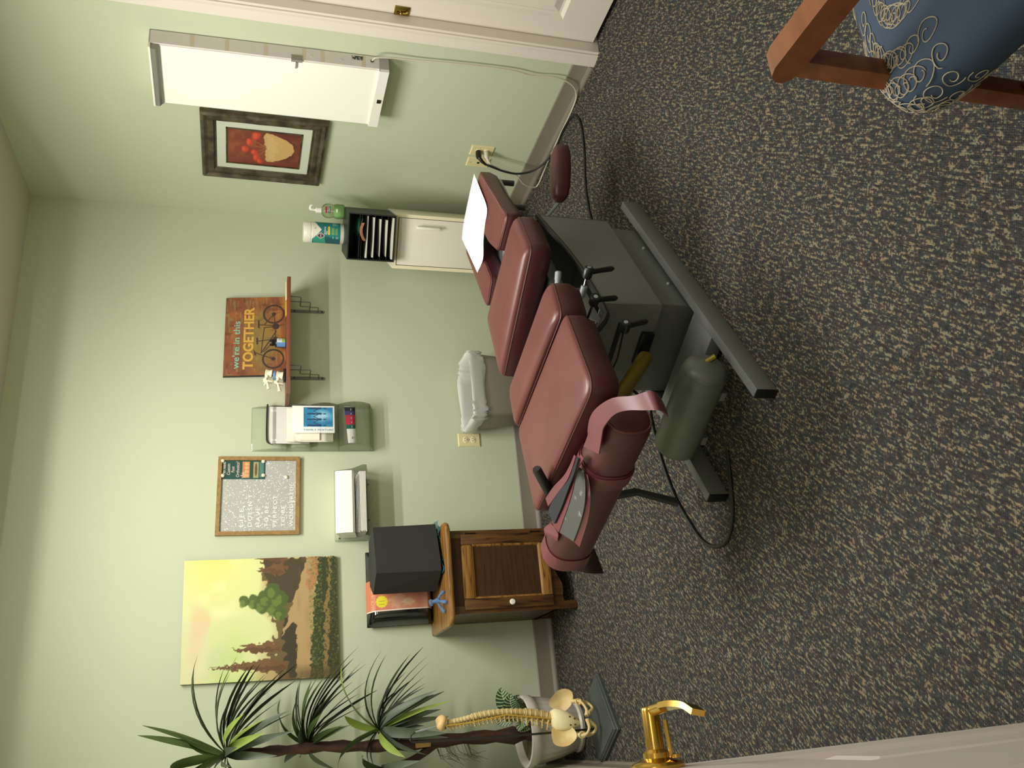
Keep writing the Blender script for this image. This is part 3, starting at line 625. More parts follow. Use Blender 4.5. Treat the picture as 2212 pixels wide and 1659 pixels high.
pcf = lambda u, v, d: (PC[0]*(1-u)+PC[1]*u)*(1-v)+(PC[3]*(1-u)+PC[2]*u)*v - Vector((0, d, 0))
PINK = mat('card_lettering', '#f0dccb', .5)
for s, v, wd_ in (('Who needs', .085, .072), ('Custom', .19, .052), ('Foot', .29, .028), ('Orthotics?', .40, .074)):
    text('lettering', s, pcf(.5, v, .0006)-Vector((wd_/2, 0, 0)), (1, 0, 0), (0, 0, 1), .020, PINK, cdx, width=wd_, shear=.12)
for x, z, lb in ((-1.437, 1.505, 'cream round pin at the upper left corner of the green card'), (-1.366, 1.507, 'cream round pin at the upper right corner of the green card'),
                 (-1.437, 1.327, 'cream round pin at the lower left corner of the green card'), (-1.370, 1.328, 'cream round pin at the lower right corner of the green card'),
                 (-1.447, 1.225, 'cream round pin alone on the glitter board below the card')):
    o = MB().lathe([(.0075, 0), (.0085, .002), (.0085, .005), (.006, .0075), (0, .008)], (x, -.0115 if z < 1.25 else -.0135, z), (0, -1, 0), 16).build('push_pin', mat('cream_pin', '#efe8cc', .35), ang=50); tag(o, lb, 'pin', 'cream pins on the bulletin board')

# tiered acrylic literature holder
hx0, hx1 = -1.318, -1.100; hz0, hz1 = .815, 1.385
hd = thing('literature_holder', (-1.21, 0, hz0), 'clear acrylic tiered literature holder screwed to the back wall', 'holder')
MB().rbox(hx0, hx1, -.005, -.001, hz0, hz1, .0015).build('back_plate', CLEAR, hd)
tiers = [(.835, .985, .105), (.985, 1.115, .085), (1.115, 1.225, .062), (1.225, 1.32, .040)]
out = []
for z0, z1, dp in tiers:
    for e in range(7):
        t = e/6; out.append((-(dp*(.55+.5*math.sin(math.pi*(.12+.80*t)))), z0+(z1-z0)*t))
prof = [(-.005, hz0)] + out + [(-.022, 1.35), (-.005, hz1)]
for x in (hx0, hx1-.003):
    MB().prism(prof, x, x+.003, lambda yy, z, d: Vector((d, yy, z))).build('side_plate', CLEAR, hd, ang=20)
for z0, z1, dp in tiers:
    y0, y1 = -dp*.62, -dp*1.0; zt = z0+(z1-z0)*.68
    MB().add([(hx0, y0, z0), (hx1, y0, z0), (hx1, y1, zt), (hx0, y1, zt), (hx0, y0+.003, z0), (hx1, y0+.003, z0), (hx1, y1+.003, zt), (hx0, y1+.003, zt)], [(0, 1, 2, 3), (5, 4, 7, 6), (0, 4, 5, 1), (1, 5, 6, 2), (2, 6, 7, 3), (3, 7, 4, 0)]).build('pocket_front', CLEAR, hd, smooth=False)
    MB().box(hx0, hx1, y0, -.005, z0-.003, z0).build('pocket_floor', CLEAR, hd, smooth=False)
PAP2 = mat('cream_paper', '#efe9da', .7)
def sheets(name, lb, x0, x1, z0, z1, y0, y1, m, cat='paper', lean=0., edge=None):
    b = MB(); k = 6
    for i in range(k):
        y = y0+(y1-y0)*i/k; yy = y0+(y1-y0)*(i+.85)/k; j = (i % 3)*.0015
        b.add([(x0+j, y, z0), (x1-j, y, z0), (x1-j, y-lean, z1-j), (x0+j, y-lean, z1-j), (x0+j, yy, z0), (x1-j, yy, z0), (x1-j, yy-lean, z1-j), (x0+j, yy-lean, z1-j)], [(0, 1, 2, 3), (5, 4, 7, 6), (0, 4, 5, 1), (1, 5, 6, 2), (2, 6, 7, 3), (3, 7, 4, 0)])
    return tag(b.build(name, m, smooth=False), lb, cat)
mg = thing('magazine', (-1.20, -.02, 1.115), 'dark edged magazine curling over white pages in the top holder pocket', 'magazine')
P = bez([(-1.095, -.034, 1.314), (-1.13, -.034, 1.316), (-1.25, -.034, 1.316), (-1.283, -.033, 1.310), (-1.294, -.030, 1.288)], 4)
MB().ribbon([p+Vector((0, 0, .003)) for p in P], [p-Vector((0, 0, .005)) for p in P], .018).build('dark_edge', mat('magazine_black', '#24242a', .4), mg, ang=60)
MB().add([(-1.291, -.036, 1.12), (-1.105, -.036, 1.12), (-1.105, -.036, 1.313), (-1.278, -.036, 1.313), (-1.289, -.036, 1.30)], [(0, 1, 2, 3, 4)]).build('page', mat('magazine_page', '#dedad4', .5), mg, smooth=False)
for x, z in ((-1.125, 1.286), (-1.272, 1.282)):
    MB().add([(x-.006, -.0368, z-.012), (x+.006, -.0368, z-.012), (x+.006, -.0368, z+.012), (x-.006, -.0368, z+.012)], [(0, 1, 2, 3)]).build('label', PAPER, mg, smooth=False)
sheets('pamphlet_stack', 'stack of blank cream pamphlets behind the blue brochure in the holder', -1.287, -1.118, 1.012, 1.225, -.050, -.062, PAP2, 'pamphlet')
sheets('leaflet_stack', 'cream leaflets standing low beside the blue brochure in the holder', -1.283, -1.245, 1.075, 1.165, -.064, -.070, mat('leaflet_ivory', '#f4ecd8', .7), 'pamphlet')
br_ = thing('brochure', (-1.185, -.082, 1.005), 'white brochure upside down with a blue photo of people holding hands', 'brochure')
x0, x1, z0, z1 = -1.252, -1.116, 1.006, 1.202
MB().rbox(x0, x1, -.084, -.079, z0, z1, .001).build('sheet', PAPER, br_)
a = Art(70, 96, '#2f86b4'); a.mix(np.clip(1-np.hypot(a.U-.62, a.V-.46)*2.4, 0, 1), '#c8ecf4'); a.mix(np.clip((a.n(5, 3)-.4), 0, .5), '#1f5f92')
for cy in (.06, .33, .62, .93):
    a.poly([(0.12, cy-.035), (.58, cy-.05), (.66, cy), (.58, cy+.05), (.12, cy+.035)], '#1d3a56', .03, 5, .85); a.blob(.72, cy, .06, .035, '#1d3a56', .1, 6, .85)
for c0, c1 in ((.06, .33), (.33, .62), (.62, .93)):
    a.line((.56, c0), (.34, (c0+c1)/2), .018, '#1f4462').line((.34, (c0+c1)/2), (.56, c1), .018, '#1f4462')
# the people hang head down: the raster's u runs across the page height
a.build('photo', [(x1-.008, -.0846, z1-.052), (x1-.008, -.0846, z0+.012), (x0+.034, -.0846, z0+.012), (x0+.034, -.0846, z1-.052)][0:1]+[(x1-.008, -.0846, z0+.008), (x0+.030, -.0846, z0+.008), (x0+.030, -.0846, z1-.052)], br_)
BLT = mat('blue_lettering', '#5f9cb8', .5)
text('lettering', 'FAMILY POSTURE', (x0+.010, -.0848, z0+.142), (0, 0, -1), (1, 0, 0), .013, BLT, br_, width=.134)
cc = thing('color_card', (-1.21, -.088, .905), 'slanted card with black, purple, red and green bands low in the holder', 'card')
a = Art(80, 26, '#d9d6cf')
for u0, u1, c in ((0, .12, '#15151a'), (.12, .24, '#3c3468'), (.24, .37, '#a5283a'), (.37, .50, '#b02846'), (.50, .62, '#12584a')): a.poly([(1-u1, -.1), (1-u0, -.1), (1-u0, 1.1), (1-u1, 1.1)], c)
for i in range(5): a.line((.42+.12*i, .3), (.46+.12*i, .3), .006, '#e8e6e6').line((.42+.12*i, .6), (.47+.12*i, .6), .005, '#d8d6d6')
a.blob(.14, .62, .035, .10, '#77706c').blob(.14, .86, .015, .06, '#77706c')
a.build('print', [(-1.305, -.0905, .945), (-1.121, -.0905, .960), (-1.121, -.0905, .909), (-1.303, -.0905, .909)], cc)

# wall pocket with face paper
tx = thing('paper_tray', (-1.58, 0, .86), 'clear acrylic wall tray below the glitter board, holding white paper', 'tray')
b0, b1 = -1.755, -1.42
MB().rbox(b0, b1, -.004, -.001, .855, 1.005, .001).build('back_plate', CLEAR, tx)
MB().add([(b0, -.12, .866), (b1, -.12, .866), (b1, -.004, .846), (b0, -.004, .846), (b0, -.12, .869), (b1, -.12, .869), (b1, -.004, .849), (b0, -.004, .849)], [(0, 3, 2, 1), (4, 5, 6, 7), (0, 1, 5, 4), (1, 2, 6, 5), (2, 3, 7, 6), (3, 0, 4, 7)]).build('floor_plate', CLEAR, tx, smooth=False)
for x in (b0, b1-.003): MB().prism([(-.004, .847), (-.12, .867), (-.12, .885), (-.06, .925), (-.02, 1.005), (-.004, 1.005)], x, x+.003, lambda y, z, d: Vector((d, y, z))).build('end_plate', CLEAR, tx, smooth=False)
for x in (-1.50, -1.67): MB().lathe([(.004, 0), (.004, .003), (0, .005)], (x, -.06, .8545), (0, 0, -1), 10).build('screw', DARKST, tx)
for x in (-1.74,): MB().lathe([(.004, 0), (.004, .003), (0, .005)], (x, -.004, .985), (0, -1, 0), 10).build('screw', DARKST, tx)
def bulge(name, lb, z0, z1, y0, y1, k=5, x0=-1.735, x1=-1.452):
    b = MB()
    for i in range(k):
        f0, f1 = i/k, (i+.86)/k; za, zb = z0+(z1-z0)*f0, z0+(z1-z0)*f1; e = .004*math.sin(i*2.3); pts = [(y1, za), (y0+.012, za), (y0+e, za+(zb-za)*.2), (y0+e, za+(zb-za)*.8), (y0+.012, zb), (y1, zb)]
        b.prism(pts, x0+.003*(i % 2), x1-.002*(i % 3), lambda y, z, d: Vector((d, y, z)))
    return tag(b.build(name, PAPER, ang=30), lb, 'paper', 'folded paper in the wall tray')
tray_low = MB()
for i in range(9):
    f = i/9; tray_low.prism([(-.010, .870+.030*f), (-.122+.004*(i % 2), .872+.028*f), (-.122+.004*(i % 2), .8745+.028*f), (-.010, .8725+.030*f)], -1.735+.002*(i % 3), -1.452-.002*(i % 2), lambda y, z, d: Vector((d, y, z)))
tag(tray_low.build('paper_sheets', PAPER, smooth=False), 'lower white paper sheets lying flat in the clear wall tray', 'paper')
pf = MB(); P0 = [(-.012, .905), (-.118, .925), (-.129, .935), (-.126, .965), (-.118, 1.004), (-.112, 1.010), (-.100, 1.006), (-.012, .98)]
pf.prism(P0, -1.740, -1.450, lambda y, z, d: Vector((d, y, z)))
tag(pf.build('paper_pad', PAPER, ang=50), 'thick folded pad of white paper bulging from the clear wall tray', 'paper')
for i in range(3):
    tag(MB().prism([(-.012, .9005+.0015*i), (-.121+.002*i, .9035+.006*i), (-.119+.002*i, .9045+.006*i), (-.012, .9013+.0015*i)], -1.738, -1.456-.01*i, lambda y, z, d: Vector((d, y, z))).build('paper_sheet', PAPER, smooth=False),
        ('lowest', 'middle', 'uppermost')[i]+' loose white sheet edge under the thick folded pad in the tray', 'paper', 'loose sheets in the wall tray')

# shelf with wire brackets
sh = thing('wall_shelf', (-.79, 0, 1.216), 'reddish brown wall shelf on two grey stepped wire brackets', 'shelf')
REDW = mat_wood('red_laminate', '#8a4c34', '#7c422c', (3, 30, 30), .5); RAWE = mat('raw_edge', '#7a5644', .8)
MB().rbox(-1.100, -.486, -.2, 0, 1.216, 1.233, .001).build('board', REDW, sh)
MB().box(-1.101, -1.018, -.2008, -.1995, 1.216, 1.233).box(-1.1008, -1.0995, -.2, 0, 1.216, 1.233).build('bare_edge', RAWE, sh, smooth=False)
GREYM = mat('grey_bracket', '#77766f', .5)
for x in (-.572, -.940):
    bk = MB().prism([(x-.008, 1.048), (x-.005, 1.042), (x, 1.040), (x+.005, 1.042), (x+.008, 1.048), (x+.008, 1.216), (x-.008, 1.216)], -.003, 0, lambda a, z, d: Vector((a, d, z))).build('bracket', GREYM, sh, ang=30)
    w1 = [(0, 1.075), (-.045, 1.075), (-.050, 1.080), (-.050, 1.112), (-.055, 1.117), (-.098, 1.117), (-.103, 1.122), (-.103, 1.160), (-.108, 1.165), (-.150, 1.165), (-.155, 1.170), (-.155, 1.216)]
    w2 = [(0, 1.117), (-.050, 1.117), (-.055, 1.122), (-.055, 1.160), (-.060, 1.165), (-.100, 1.165), (-.104, 1.170), (-.104, 1.216)]
    for wv in (w1, w2): MB().tube([(x, y, z) for y, z in wv], .0026, 8).build('wire', GREYM, bk)
    for z in (1.055, 1.19): MB().lathe([(.0045, 0), (.0035, .003), (0, .0035)], (x, -.003, z), (0, -1, 0), 10).build('screw', BLACK, bk)
# sign leaning on the wall
sg = thing('wooden_sign', (-.737, -.05, 1.233), 'rusty brown sign with a tandem bicycle leaning on the red shelf', 'sign')
S = [(-.947, 1.5205), (-.527, 1.518), (-.521, 1.2335), (-.944, 1.2335)]
def syl(z): return -.052 + (z-1.2335)/(1.52-1.2335)*.030
b = MB(); F = [Vector((x, syl(z), z)) for x, z in S]; B = [p+Vector((0, .019, 0)) for p in F]
b.add(F+B, [(0, 1, 2, 3), (4, 7, 6, 5), (0, 4, 5, 1), (1, 5, 6, 2), (2, 6, 7, 3), (3, 7, 4, 0)]); b.build('panel', mat('black_edge', '#1d1a17', .6), sg, smooth=False)
a = Art(300, 200, '#864a2c'); n1, n2, n3 = a.n((6, 9), 2), a.n((40, 14), 5), a.n((16, 30), 9)
a.mix(np.clip((n1-.45)*2, 0, .8), '#a5632f'); a.mix(np.clip((.5-n1)*1.6, 0, .7)*np.clip(1.2-a.V, 0, 1), '#7c4a34'); a.mix(np.clip((n2-.62)*3, 0, .6), '#8a8052'); a.mix(np.clip((n3-.66)*3, 0, .5), '#5e3020')
a.mix(np.clip((a.V-.78)*4, 0, .6)*np.clip((n1-.3)*2, 0, 1), '#c07c2c'); a.mix(np.clip(1-np.hypot((a.U-.42)*2, (a.V-.58)*2.6), 0, .6), '#86803c')
DB = '#3a2a22'; AS = .2865/.42
for cx in (.20, .775): a.ring(cx, .80, .114, .013, DB, AS).ring(cx, .80, .012, .014, DB, AS)
def ln(p, q_, wd_=.0065): a.line(p, q_, wd_, DB, AS)
ln((.20, .80), (.265, .56)); ln((.265, .56), (.29, .50)); ln((.255, .50), (.315, .485), .007); ln((.28, .50), (.25, .52))
ln((.275, .60), (.60, .645)); ln((.275, .60), (.55, .84), .008); ln((.29, .64), (.45, .835)); ln((.45, .83), (.62, .83)); ln((.43, .56), (.45, .83)); ln((.395, .535), (.465, .53), .012)
ln((.62, .83), (.64, .57)); ln((.605, .555), (.69, .55), .012); ln((.62, .83), (.775, .80)); ln((.645, .65), (.775, .80)); ln((.60, .645), (.61, .82))
a.ring(.615, .835, .022, .022, DB, AS); ln((.60, .80), (.63, .93), .006); a.ring(.45, .83, .018, .018, DB, AS); ln((.2, .8), (.24, .74), .003); ln((.775, .8), (.80, .92), .003); ln((.775, .8), (.70, .77), .003)
for xx, yy in ((.97, .22), (.965, .45), (.955, .78), (.955, .87), (.03, .1)): a.blob(xx, yy, .006, .008, '#2a201c')
a.build('painted_face', [F[0]+Vector((0, -.0006, 0)), F[1]+Vector((0, -.0006, 0)), F[2]+Vector((0, -.0006, 0)), F[3]+Vector((0, -.0006, 0))], sg)
def sq(u, v): return (F[0]*(1-u)+F[1]*u)*(1-v)+(F[3]*(1-u)+F[2]*u)*v + Vector((0, -.0014, 0))
text('lettering', "we're in this", sq(.085, .245), (1, 0, -.006), (0, .1, 1), .043, mat('teal_lettering', '#86b49a', .6), sg, width=.255, bold=.018)
text('lettering', 'TOGETHER', sq(.075, .465), (1, 0, -.006), (0, .1, 1), .064, mat('yellow_lettering', '#cfa044', .6), sg, width=.335, bold=.035)
# small bottle
bt = thing('pill_bottle', (-.792, -.085, 1.233), 'small black bottle with a blue and green label standing on the shelf', 'bottle')
MB().lathe([(0, 0), (.020, 0), (.0225, .002), (.0225, .046), (.020, .050), (.013, .053), (.013, .056)], (-.792, -.085, 1.2335), n=24).build('body', BLACK, bt, ang=50)
MB().lathe([(.015, .056), (.016, .057), (.016, .073), (.014, .075), (0, .075)], (-.792, -.085, 1.2335), n=24).build('cap', BLACK, bt, ang=50)
a = Art(40, 30, '#5b8cc4'); a.poly([(.40, 0), (1, 0), (1, .6), (.40, .6)], '#cfdcd8').poly([(.40, .6), (1, .6), (1, 1), (.40, 1)], '#8cb450').line((.55, .25), (.8, .35), .02, '#3c4a66').line((.55, .4), (.8, .45), .02, '#6c7a8a')
a.build('label', lambda u, v: (-.792+.0229*math.sin((u-.5)*2.9), -.085-.0229*math.cos((u-.5)*2.9), 1.2335+.043-.040*v), bt)
# flat sticks on the shelf
for x0, x1, c, lb in ((-.60, -.50, '#efe6b8', 'pale flat ruler lying on the right end of the shelf'), (-.685, -.61, '#d9b43c', 'yellow flat marker lying between the pale ruler and the bottle')):
    tag(MB().rbox(x0, x1, -.175, -.155, 1.2332, 1.240, .002).build('ruler' if x0 > -.65 else 'marker_pen', mat('stick_'+c[1:], c, .45), ang=40), lb, 'ruler' if x0 > -.65 else 'pen')

# ---- bones
def vertebra_bm(S, M, lumbar=True):
    """body, pedicles, two transverse processes, one spinous process; M maps local (x side, y back, z up)"""
    b = MB(); f = lambda p: M @ Vector(p)
    for k, (r, h) in enumerate([(0, 0)]): pass
    prof = [(0, -.5), (.8, -.5), (1, -.42), (.82, 0), (1, .42), (.8, .5), (0, .5)]; n = 14; vs = []
    for r, h in prof:
        for j in range(n):
            q = 2*math.pi*j/n; vs.append(f((S*.52*r*math.cos(q), S*(.40*r*math.sin(q)), S*.62*h)))
    b.add(vs, [(i*n+j, i*n+(j+1) % n, (i+1)*n+(j+1) % n, (i+1)*n+j) for i in range(len(prof)-1) for j in range(n)])
    for sx in (-1, 1):
        b.tube([f((sx*S*.30, S*.28, S*.1)), f((sx*S*.36, S*.62, S*.12)), f((sx*S*.16, S*.85, 0))], [S*.13, S*.12, S*.11], 8)
        b.tube([f((sx*S*.34, S*.60, S*.1)), f((sx*S*.70, S*.72, S*.16)), f((sx*S*.98, S*.80, S*.2))], [S*.12, S*.085, S*.11], 8)
        b.tube([f((sx*S*.33, S*.66, S*.38)), f((sx*S*.35, S*.70, 0)), f((sx*S*.27, S*.74, -S*.42))], [S*.10, S*.13, S*.09], 8)
    b.tube([f((0, S*.82, 0)), f((0, S*1.15, -S*.12)), f((0, S*1.42, -S*.22))], [S*.14, S*.12, S*.17], 8)
    return b
vm = thing('vertebra_model', (-1.0, -.13, 1.2335), 'pair of white plastic vertebrae with a blue disc on the left of the shelf', 'bone model')
Mv = Matrix.Rotation(math.radians(-60), 4, 'Z'); 
for z, nm in ((1.262, 0), (1.312, 1)):
    M = Matrix.Translation((-.985+.008*nm, -.135, z)) @ Matrix.Rotation(math.radians(75+8*nm), 4, 'Z') @ Matrix.Rotation(math.radians(8), 4, 'X')
    vertebra_bm(.052, M).build('vertebra', BONEW, vm, ang=60)
MB().lathe([(0, 0), (.022, 0), (.024, .006), (.022, .012), (0, .012)], (-.984, -.135, 1.281), n=18, sy=.8).build('disc', mat('blue_disc', '#6f8cb4', .4), vm)
MB().rbox(-1.012, -.958, -.16, -.11, 1.2335, 1.246, .003).build('stand', BLACK, vm)

# ================================================================== CORNER: cabinet, organizer
ca = math.radians(141.0); CX = Vector((math.cos(ca), math.sin(ca), 0)); CY = Vector((CX.y, -CX.x, 0))
if CY.x < 0: CY = -CY                       # CX runs along the front from right to left, CY into the corner
def CP(o): return lambda a, b, z: Vector((o[0], o[1], 0)) + CX*a + CY*b + Vector((0, 0, z))
KO = (-.232, -.433); kp = CP(KO); KW, KD, KH = .270, .262, .730
kc = thing('corner_cabinet', (KO[0], KO[1], 0), 'narrow cream laminate cabinet set across the corner under the black organizer', 'cabinet')
MB().rbox(0, .016, 0, KD, 0, KH, .001, fr=kp).rbox(0, .0161, -.0012, 0, 0, KH, .0005, fr=kp).build('side_panel', CREAM, kc)
MB().rbox(KW-.016, KW, 0, KD, 0, KH, .001, fr=kp).build('side_panel', CREAM, kc)
for x in (0, KW-.016): MB().box(x, x+.016, -.0015, .0, 0, KH, fr=kp).build('edge_band', CREAME, kc, smooth=False)
MB().box(.016, KW-.016, .0, KD, KH-.018, KH, fr=kp).build('top_panel', CREAME, kc, smooth=False)
MB().box(.016, KW-.016, KD-.006, KD, 0, KH-.018, fr=kp).box(.016, KW-.016, .005, KD, .05, .066, fr=kp).build('carcass', CREAM, kc, smooth=False)
dr = MB().rbox(.019, KW-.019, .001, .016, .07, KH-.022, .001, fr=kp).build('cabinet_door', mat('door_laminate', '#e4ddd0', .42), kc)
hd_ = MB().tube([kp(.060, .001, .615), kp(.060, -.020, .612)], .006, 8).tube([kp(.060, .001, .510), kp(.060, -.020, .513)], .006, 8)
hd_.rbox(.053, .067, -.030, -.018, .505, .620, .004, fr=kp); hd_.build('handle', mat('cream_plastic', '#f4f0e0', .35), dr)
OO = (-.272, -.472); op = CP(OO); OW, OD, Z0, Z1 = .226, .288, .7302, .960
og = thing('paper_organizer', (OO[0], OO[1], Z0), 'black open-front letter organizer with narrow shelves standing on the cream cabinet', 'organizer')
OBL = mat('organizer_black', '#191a19', .45)
for nm, bx_ in (('side_panel', (0, .006, 0, OD, Z0, Z1)), ('side_panel', (OW-.006, OW, 0, OD, Z0, Z1)), ('top_panel', (.006, OW-.006, 0, OD, Z1-.006, Z1)), ('bottom_panel', (.006, OW-.006, 0, OD, Z0, Z0+.006)), ('back_panel', (.006, OW-.006, OD-.004, OD, Z0+.006, Z1-.006))):
    MB().box(*bx_, fr=op).build(nm, OBL, og, smooth=False)
slots = [Z0+.006+i*.0315 for i in range(1, 6)] + [Z1-.006-.052]
for z in slots[:6]: MB().box(.006, OW-.006, .004, OD-.004, z, z+.002, fr=op).build('shelf', OBL, og, smooth=False)
POS = ('lowest slot of the black organizer', 'second slot from the bottom of the black organizer', 'third slot from the bottom of the black organizer', 'fourth slot from the bottom of the black organizer', 'fifth slot from the bottom of the black organizer')
for i, (z, h_) in enumerate(zip([Z0+.006]+slots[:4], (.008, .006, .005, .008, .005))):
    b = MB(); e = (.0, .012, .01, .004, .0)[i]
    b.grid(lambda u, v: op(.012+e+(OW-.024-2*e)*u, .006+.22*v, z+.0025+h_+.004*math.sin(u*3.1+i)*(1-v)), 10, 3)
    b.grid(lambda u, v: op(.012+e+(OW-.024-2*e)*u, .006, z+.0025+(h_+.004*math.sin(u*3.1+i))*v), 10, 1)
    tag(b.build('paper_stack', mat('slot_paper', '#d8d4c8', .7)), 'white paper sheets in the '+POS[i], 'paper', 'paper in the organizer slots')
bk = thing('booklet', tuple(op(.08, .03, Z1-.07)), 'green and orange booklet drooping from the top slot of the organizer', 'booklet')
zt = slots[5]
MB().grid(lambda u, v: op(.025+.105*u, .004+.12*v-.006*(1-v), zt-.012+.028*v+.016*math.sin(3.1*u)-.012*u), 8, 6).build('cover', mat('booklet_green', '#2c5c44', .4), bk)
MB().grid(lambda u, v: op(.045+.085*u, .001-.004*v, zt-.020+.014*v+.014*math.sin(3.1*u)-.010*u), 8, 2).build('spine_band', mat('booklet_orange', '#c08060', .5), bk)
# wipes canister
wx, wy, wz = -.228, -.205, Z1+.0005; WR, WHt = .052, .198
wc = thing('wipes_canister', (wx, wy, wz), 'white canister of disinfecting wipes with a teal label on the organizer', 'canister')
CANW = mat('canister_white', '#ece8d8', .35)
MB().lathe([(0, 0), (WR-.002, 0), (WR, .003), (WR, WHt-.040), (WR-.003, WHt-.036)], (wx, wy, wz), n=40).build('body', CANW, wc)
MB().lathe([(WR-.003, WHt-.037), (WR+.0005, WHt-.036), (WR+.0005, WHt-.006), (WR-.004, WHt), (WR-.012, WHt+.001), (0, WHt+.001)], (wx, wy, wz), n=40).build('lid', CANW, wc)
fa = math.atan2(CAM.y-wy, CAM.x-wx)+.10
a = Art(120, 110, '#1f7a78'); 
a.poly([(0, 0), (0, .22), (.27, .0)], '#ece8d8') if False else None
a.poly([(0, -.1), (1, -.1), (1, .04), (.70, .21), (.57, .33), (.44, .21), (.24, .0), (0, .0)], '#ece8d8')
a.poly([(0, .1), (.24, .0), (.46, .24), (.40, .45), (0, .55)], '#3c9a84').poly([(.0, .50), (.40, .42), (.33, .6), (.27, 1.1), (0, 1.1)], '#1c5a60')
a.poly([(.37, .15), (.48, .30), (.37, .45), (.26, .30)], '#e6e2da').poly([(.37, .17), (.465, .30), (.37, .43), (.275, .30)], '#a8302c').poly([(.37, .20), (.445, .30), (.37, .40), (.295, .30)], '#1d2030')
a.poly([(.42, .555), (.70, .555), (.70, .63), (.42, .63)], '#d9cc3c')
for v in (.70, .74, .78, .84, .88): a.line((.42, v), (.42+.2*(1+(v*37 % 1)*.3), v), .008, '#9cc86a', .8)
for v in (.74, .78, .82, .88): a.line((.74, v), (.92, v), .008, '#b8d8d4', .8)
for v in (.74, .86, .9): a.line((.29, v), (.36, v), .008, '#b8d8d4', .8)
lab = lambda u, v, d=.0006: (wx+(WR+d)*math.cos(fa+(u-.5)*2.9), wy+(WR+d)*math.sin(fa+(u-.5)*2.9), wz+WHt-.042-(WHt-.060)*v)
a.build('label', lab, wc)
def arc_text(s, u0, v, size, m, parent, fn, width_u):
    """lettering laid round a curved label"""
    cu = bpy.data.curves.new('t', 'FONT'); cu.body = s; cu.size = 1; cu.resolution_u = 2; cu.offset = .01
    to = bpy.data.objects.new('t', cu); C.objects.link(to); me = bpy.data.meshes.new_from_object(to.evaluated_get(bpy.context.evaluated_depsgraph_get()))
    bpy.data.objects.remove(to); vs = np.array([q_.co[:] for q_ in me.vertices]); fs = [tuple(p.vertices) for p in me.polygons]; bpy.data.meshes.remove(me)
    k = width_u/vs[:, 0].max(); b = MB(); b.add([fn(u0+x*k, v-y*size, .0012) for x, y, z in vs], fs); return b.build('lettering', m, parent, smooth=False)
LW = mat('label_white', '#eef0ea', .5)
arc_text('Disinfecting', .42, .47, .085, LW, wc, lab, .26); arc_text('Wipes', .42, .535, .085, LW, wc, lab, .12)
arc_text('CLOROX', .30, .325, .07, LW, wc, lab, .14); arc_text('PRO', .585, .13, .05, mat('navy_print', '#2c3a6a', .5), wc, lab, .05)
# sanitizer bottle
sx_, sy_ = -.138, -.270
sb = thing('sanitizer_bottle', (sx_, sy_, wz), 'clear pump bottle of green hand sanitizer beside the wipes canister', 'bottle')
pr = [(0, 0), (.034, 0), (.037, .004), (.037, .040), (.033, .050), (.033, .060), (.037, .070), (.036, .090), (.028, .104), (.014, .112), (.013, .120)]
MB().lathe(pr, (sx_, sy_, wz), n=32, sx=1., sy=.72, ref=(math.cos(fa+1.57), math.sin(fa+1.57), 0)).build('bottle', mat_clear('clear_bottle', '#eaf2e4', .05), sb, ang=60)
gel = mat('green_gel', '#b4dca0', .15, spec=.3); gp = gel.node_tree.nodes['Principled BSDF']; gp.inputs['Transmission Weight'].default_value = .35; gp.inputs['IOR'].default_value = 1.1
MB().lathe([(0, .003), (.033, .003), (.035, .006), (.035, .042), (.031, .050), (0, .050)], (sx_, sy_, wz), n=32, sx=1., sy=.72, ref=(math.cos(fa+1.57), math.sin(fa+1.57), 0)).build('gel', gel, sb, ang=60)
MB().tube([(sx_, sy_, wz+.01), (sx_, sy_, wz+.118)], .0022, 8).build('dip_tube', PAPER, sb)
MB().lathe([(.0145, .113), (.0145, .138), (.012, .140), (.006, .140), (.006, .152), (0, .152)], (sx_, sy_, wz), n=20).tube([(sx_, sy_, wz+.150), (sx_, sy_, wz+.164), (sx_+.006*math.cos(fa+1.9), sy_+.006*math.sin(fa+1.9), wz+.168), (sx_+.020*math.cos(fa+1.2), sy_+.020*math.sin(fa+1.2), wz+.166), (sx_+.024*math.cos(fa+1.2), sy_+.024*math.sin(fa+1.2), wz+.158)], [.0055, .0075, .007, .005, .004], 8).build('pump', mat('pump_white', '#f4f2ea', .35), sb, ang=50)
ll = lambda u, v, d=.0: (sx_+(.0378+d)*math.cos(u)*math.cos(fa+1.57)*1.-(.0378*.72+d)*math.sin(u)*math.sin(fa+1.57)*-1*-1, sy_+(.0378+d)*math.cos(u)*math.sin(fa+1.57)+(.0378*.72+d)*math.sin(u)*math.cos(fa+1.57), wz+v)
def sl(u, v, d=.0006):      # u: -1..1 across the front, v: height
    q_ = -u*.9; rx, ry = math.sin(q_)*.0375, math.cos(q_)*.0275
    ex = (math.cos(fa+1.57), math.sin(fa+1.57)); ey = (math.cos(fa), math.sin(fa))
    return (sx_+ex[0]*rx+ey[0]*(ry+d), sy_+ex[1]*rx+ey[1]*(ry+d), wz+v)
for (u0, u1, v0, v1, c, nm) in ((-.55, .45, .086, .095, '#a8283a', 'red_label'), (-.6, .4, .070, .080, '#2c3468', 'blue_label'), (-.25, .25, .034, .042, '#e8ece4', 'white_label')):
    MB().grid(lambda u, v: sl(u0+(u1-u0)*u, v0+(v1-v0)*v, .0012), 8, 1).build(nm, mat('lab_'+c[1:], c, .5), sb)
arc_text('PURELL', -.52, -.073, .008, LW, sb, lambda u, v, d: sl(u, -v, .0022), .85)

# ================================================================== RIGHT WALL
# framed still life
pf_ = thing('framed_print', (0, -.53, 1.07), 'bronze framed still life of red flowers in a tan pot on the right wall', 'picture')
PQ = [Vector((0, -.785, 1.627)), Vector((0, -.315, 1.636)), Vector((0, -.310, 1.085)), Vector((0, -.787, 1.073))]
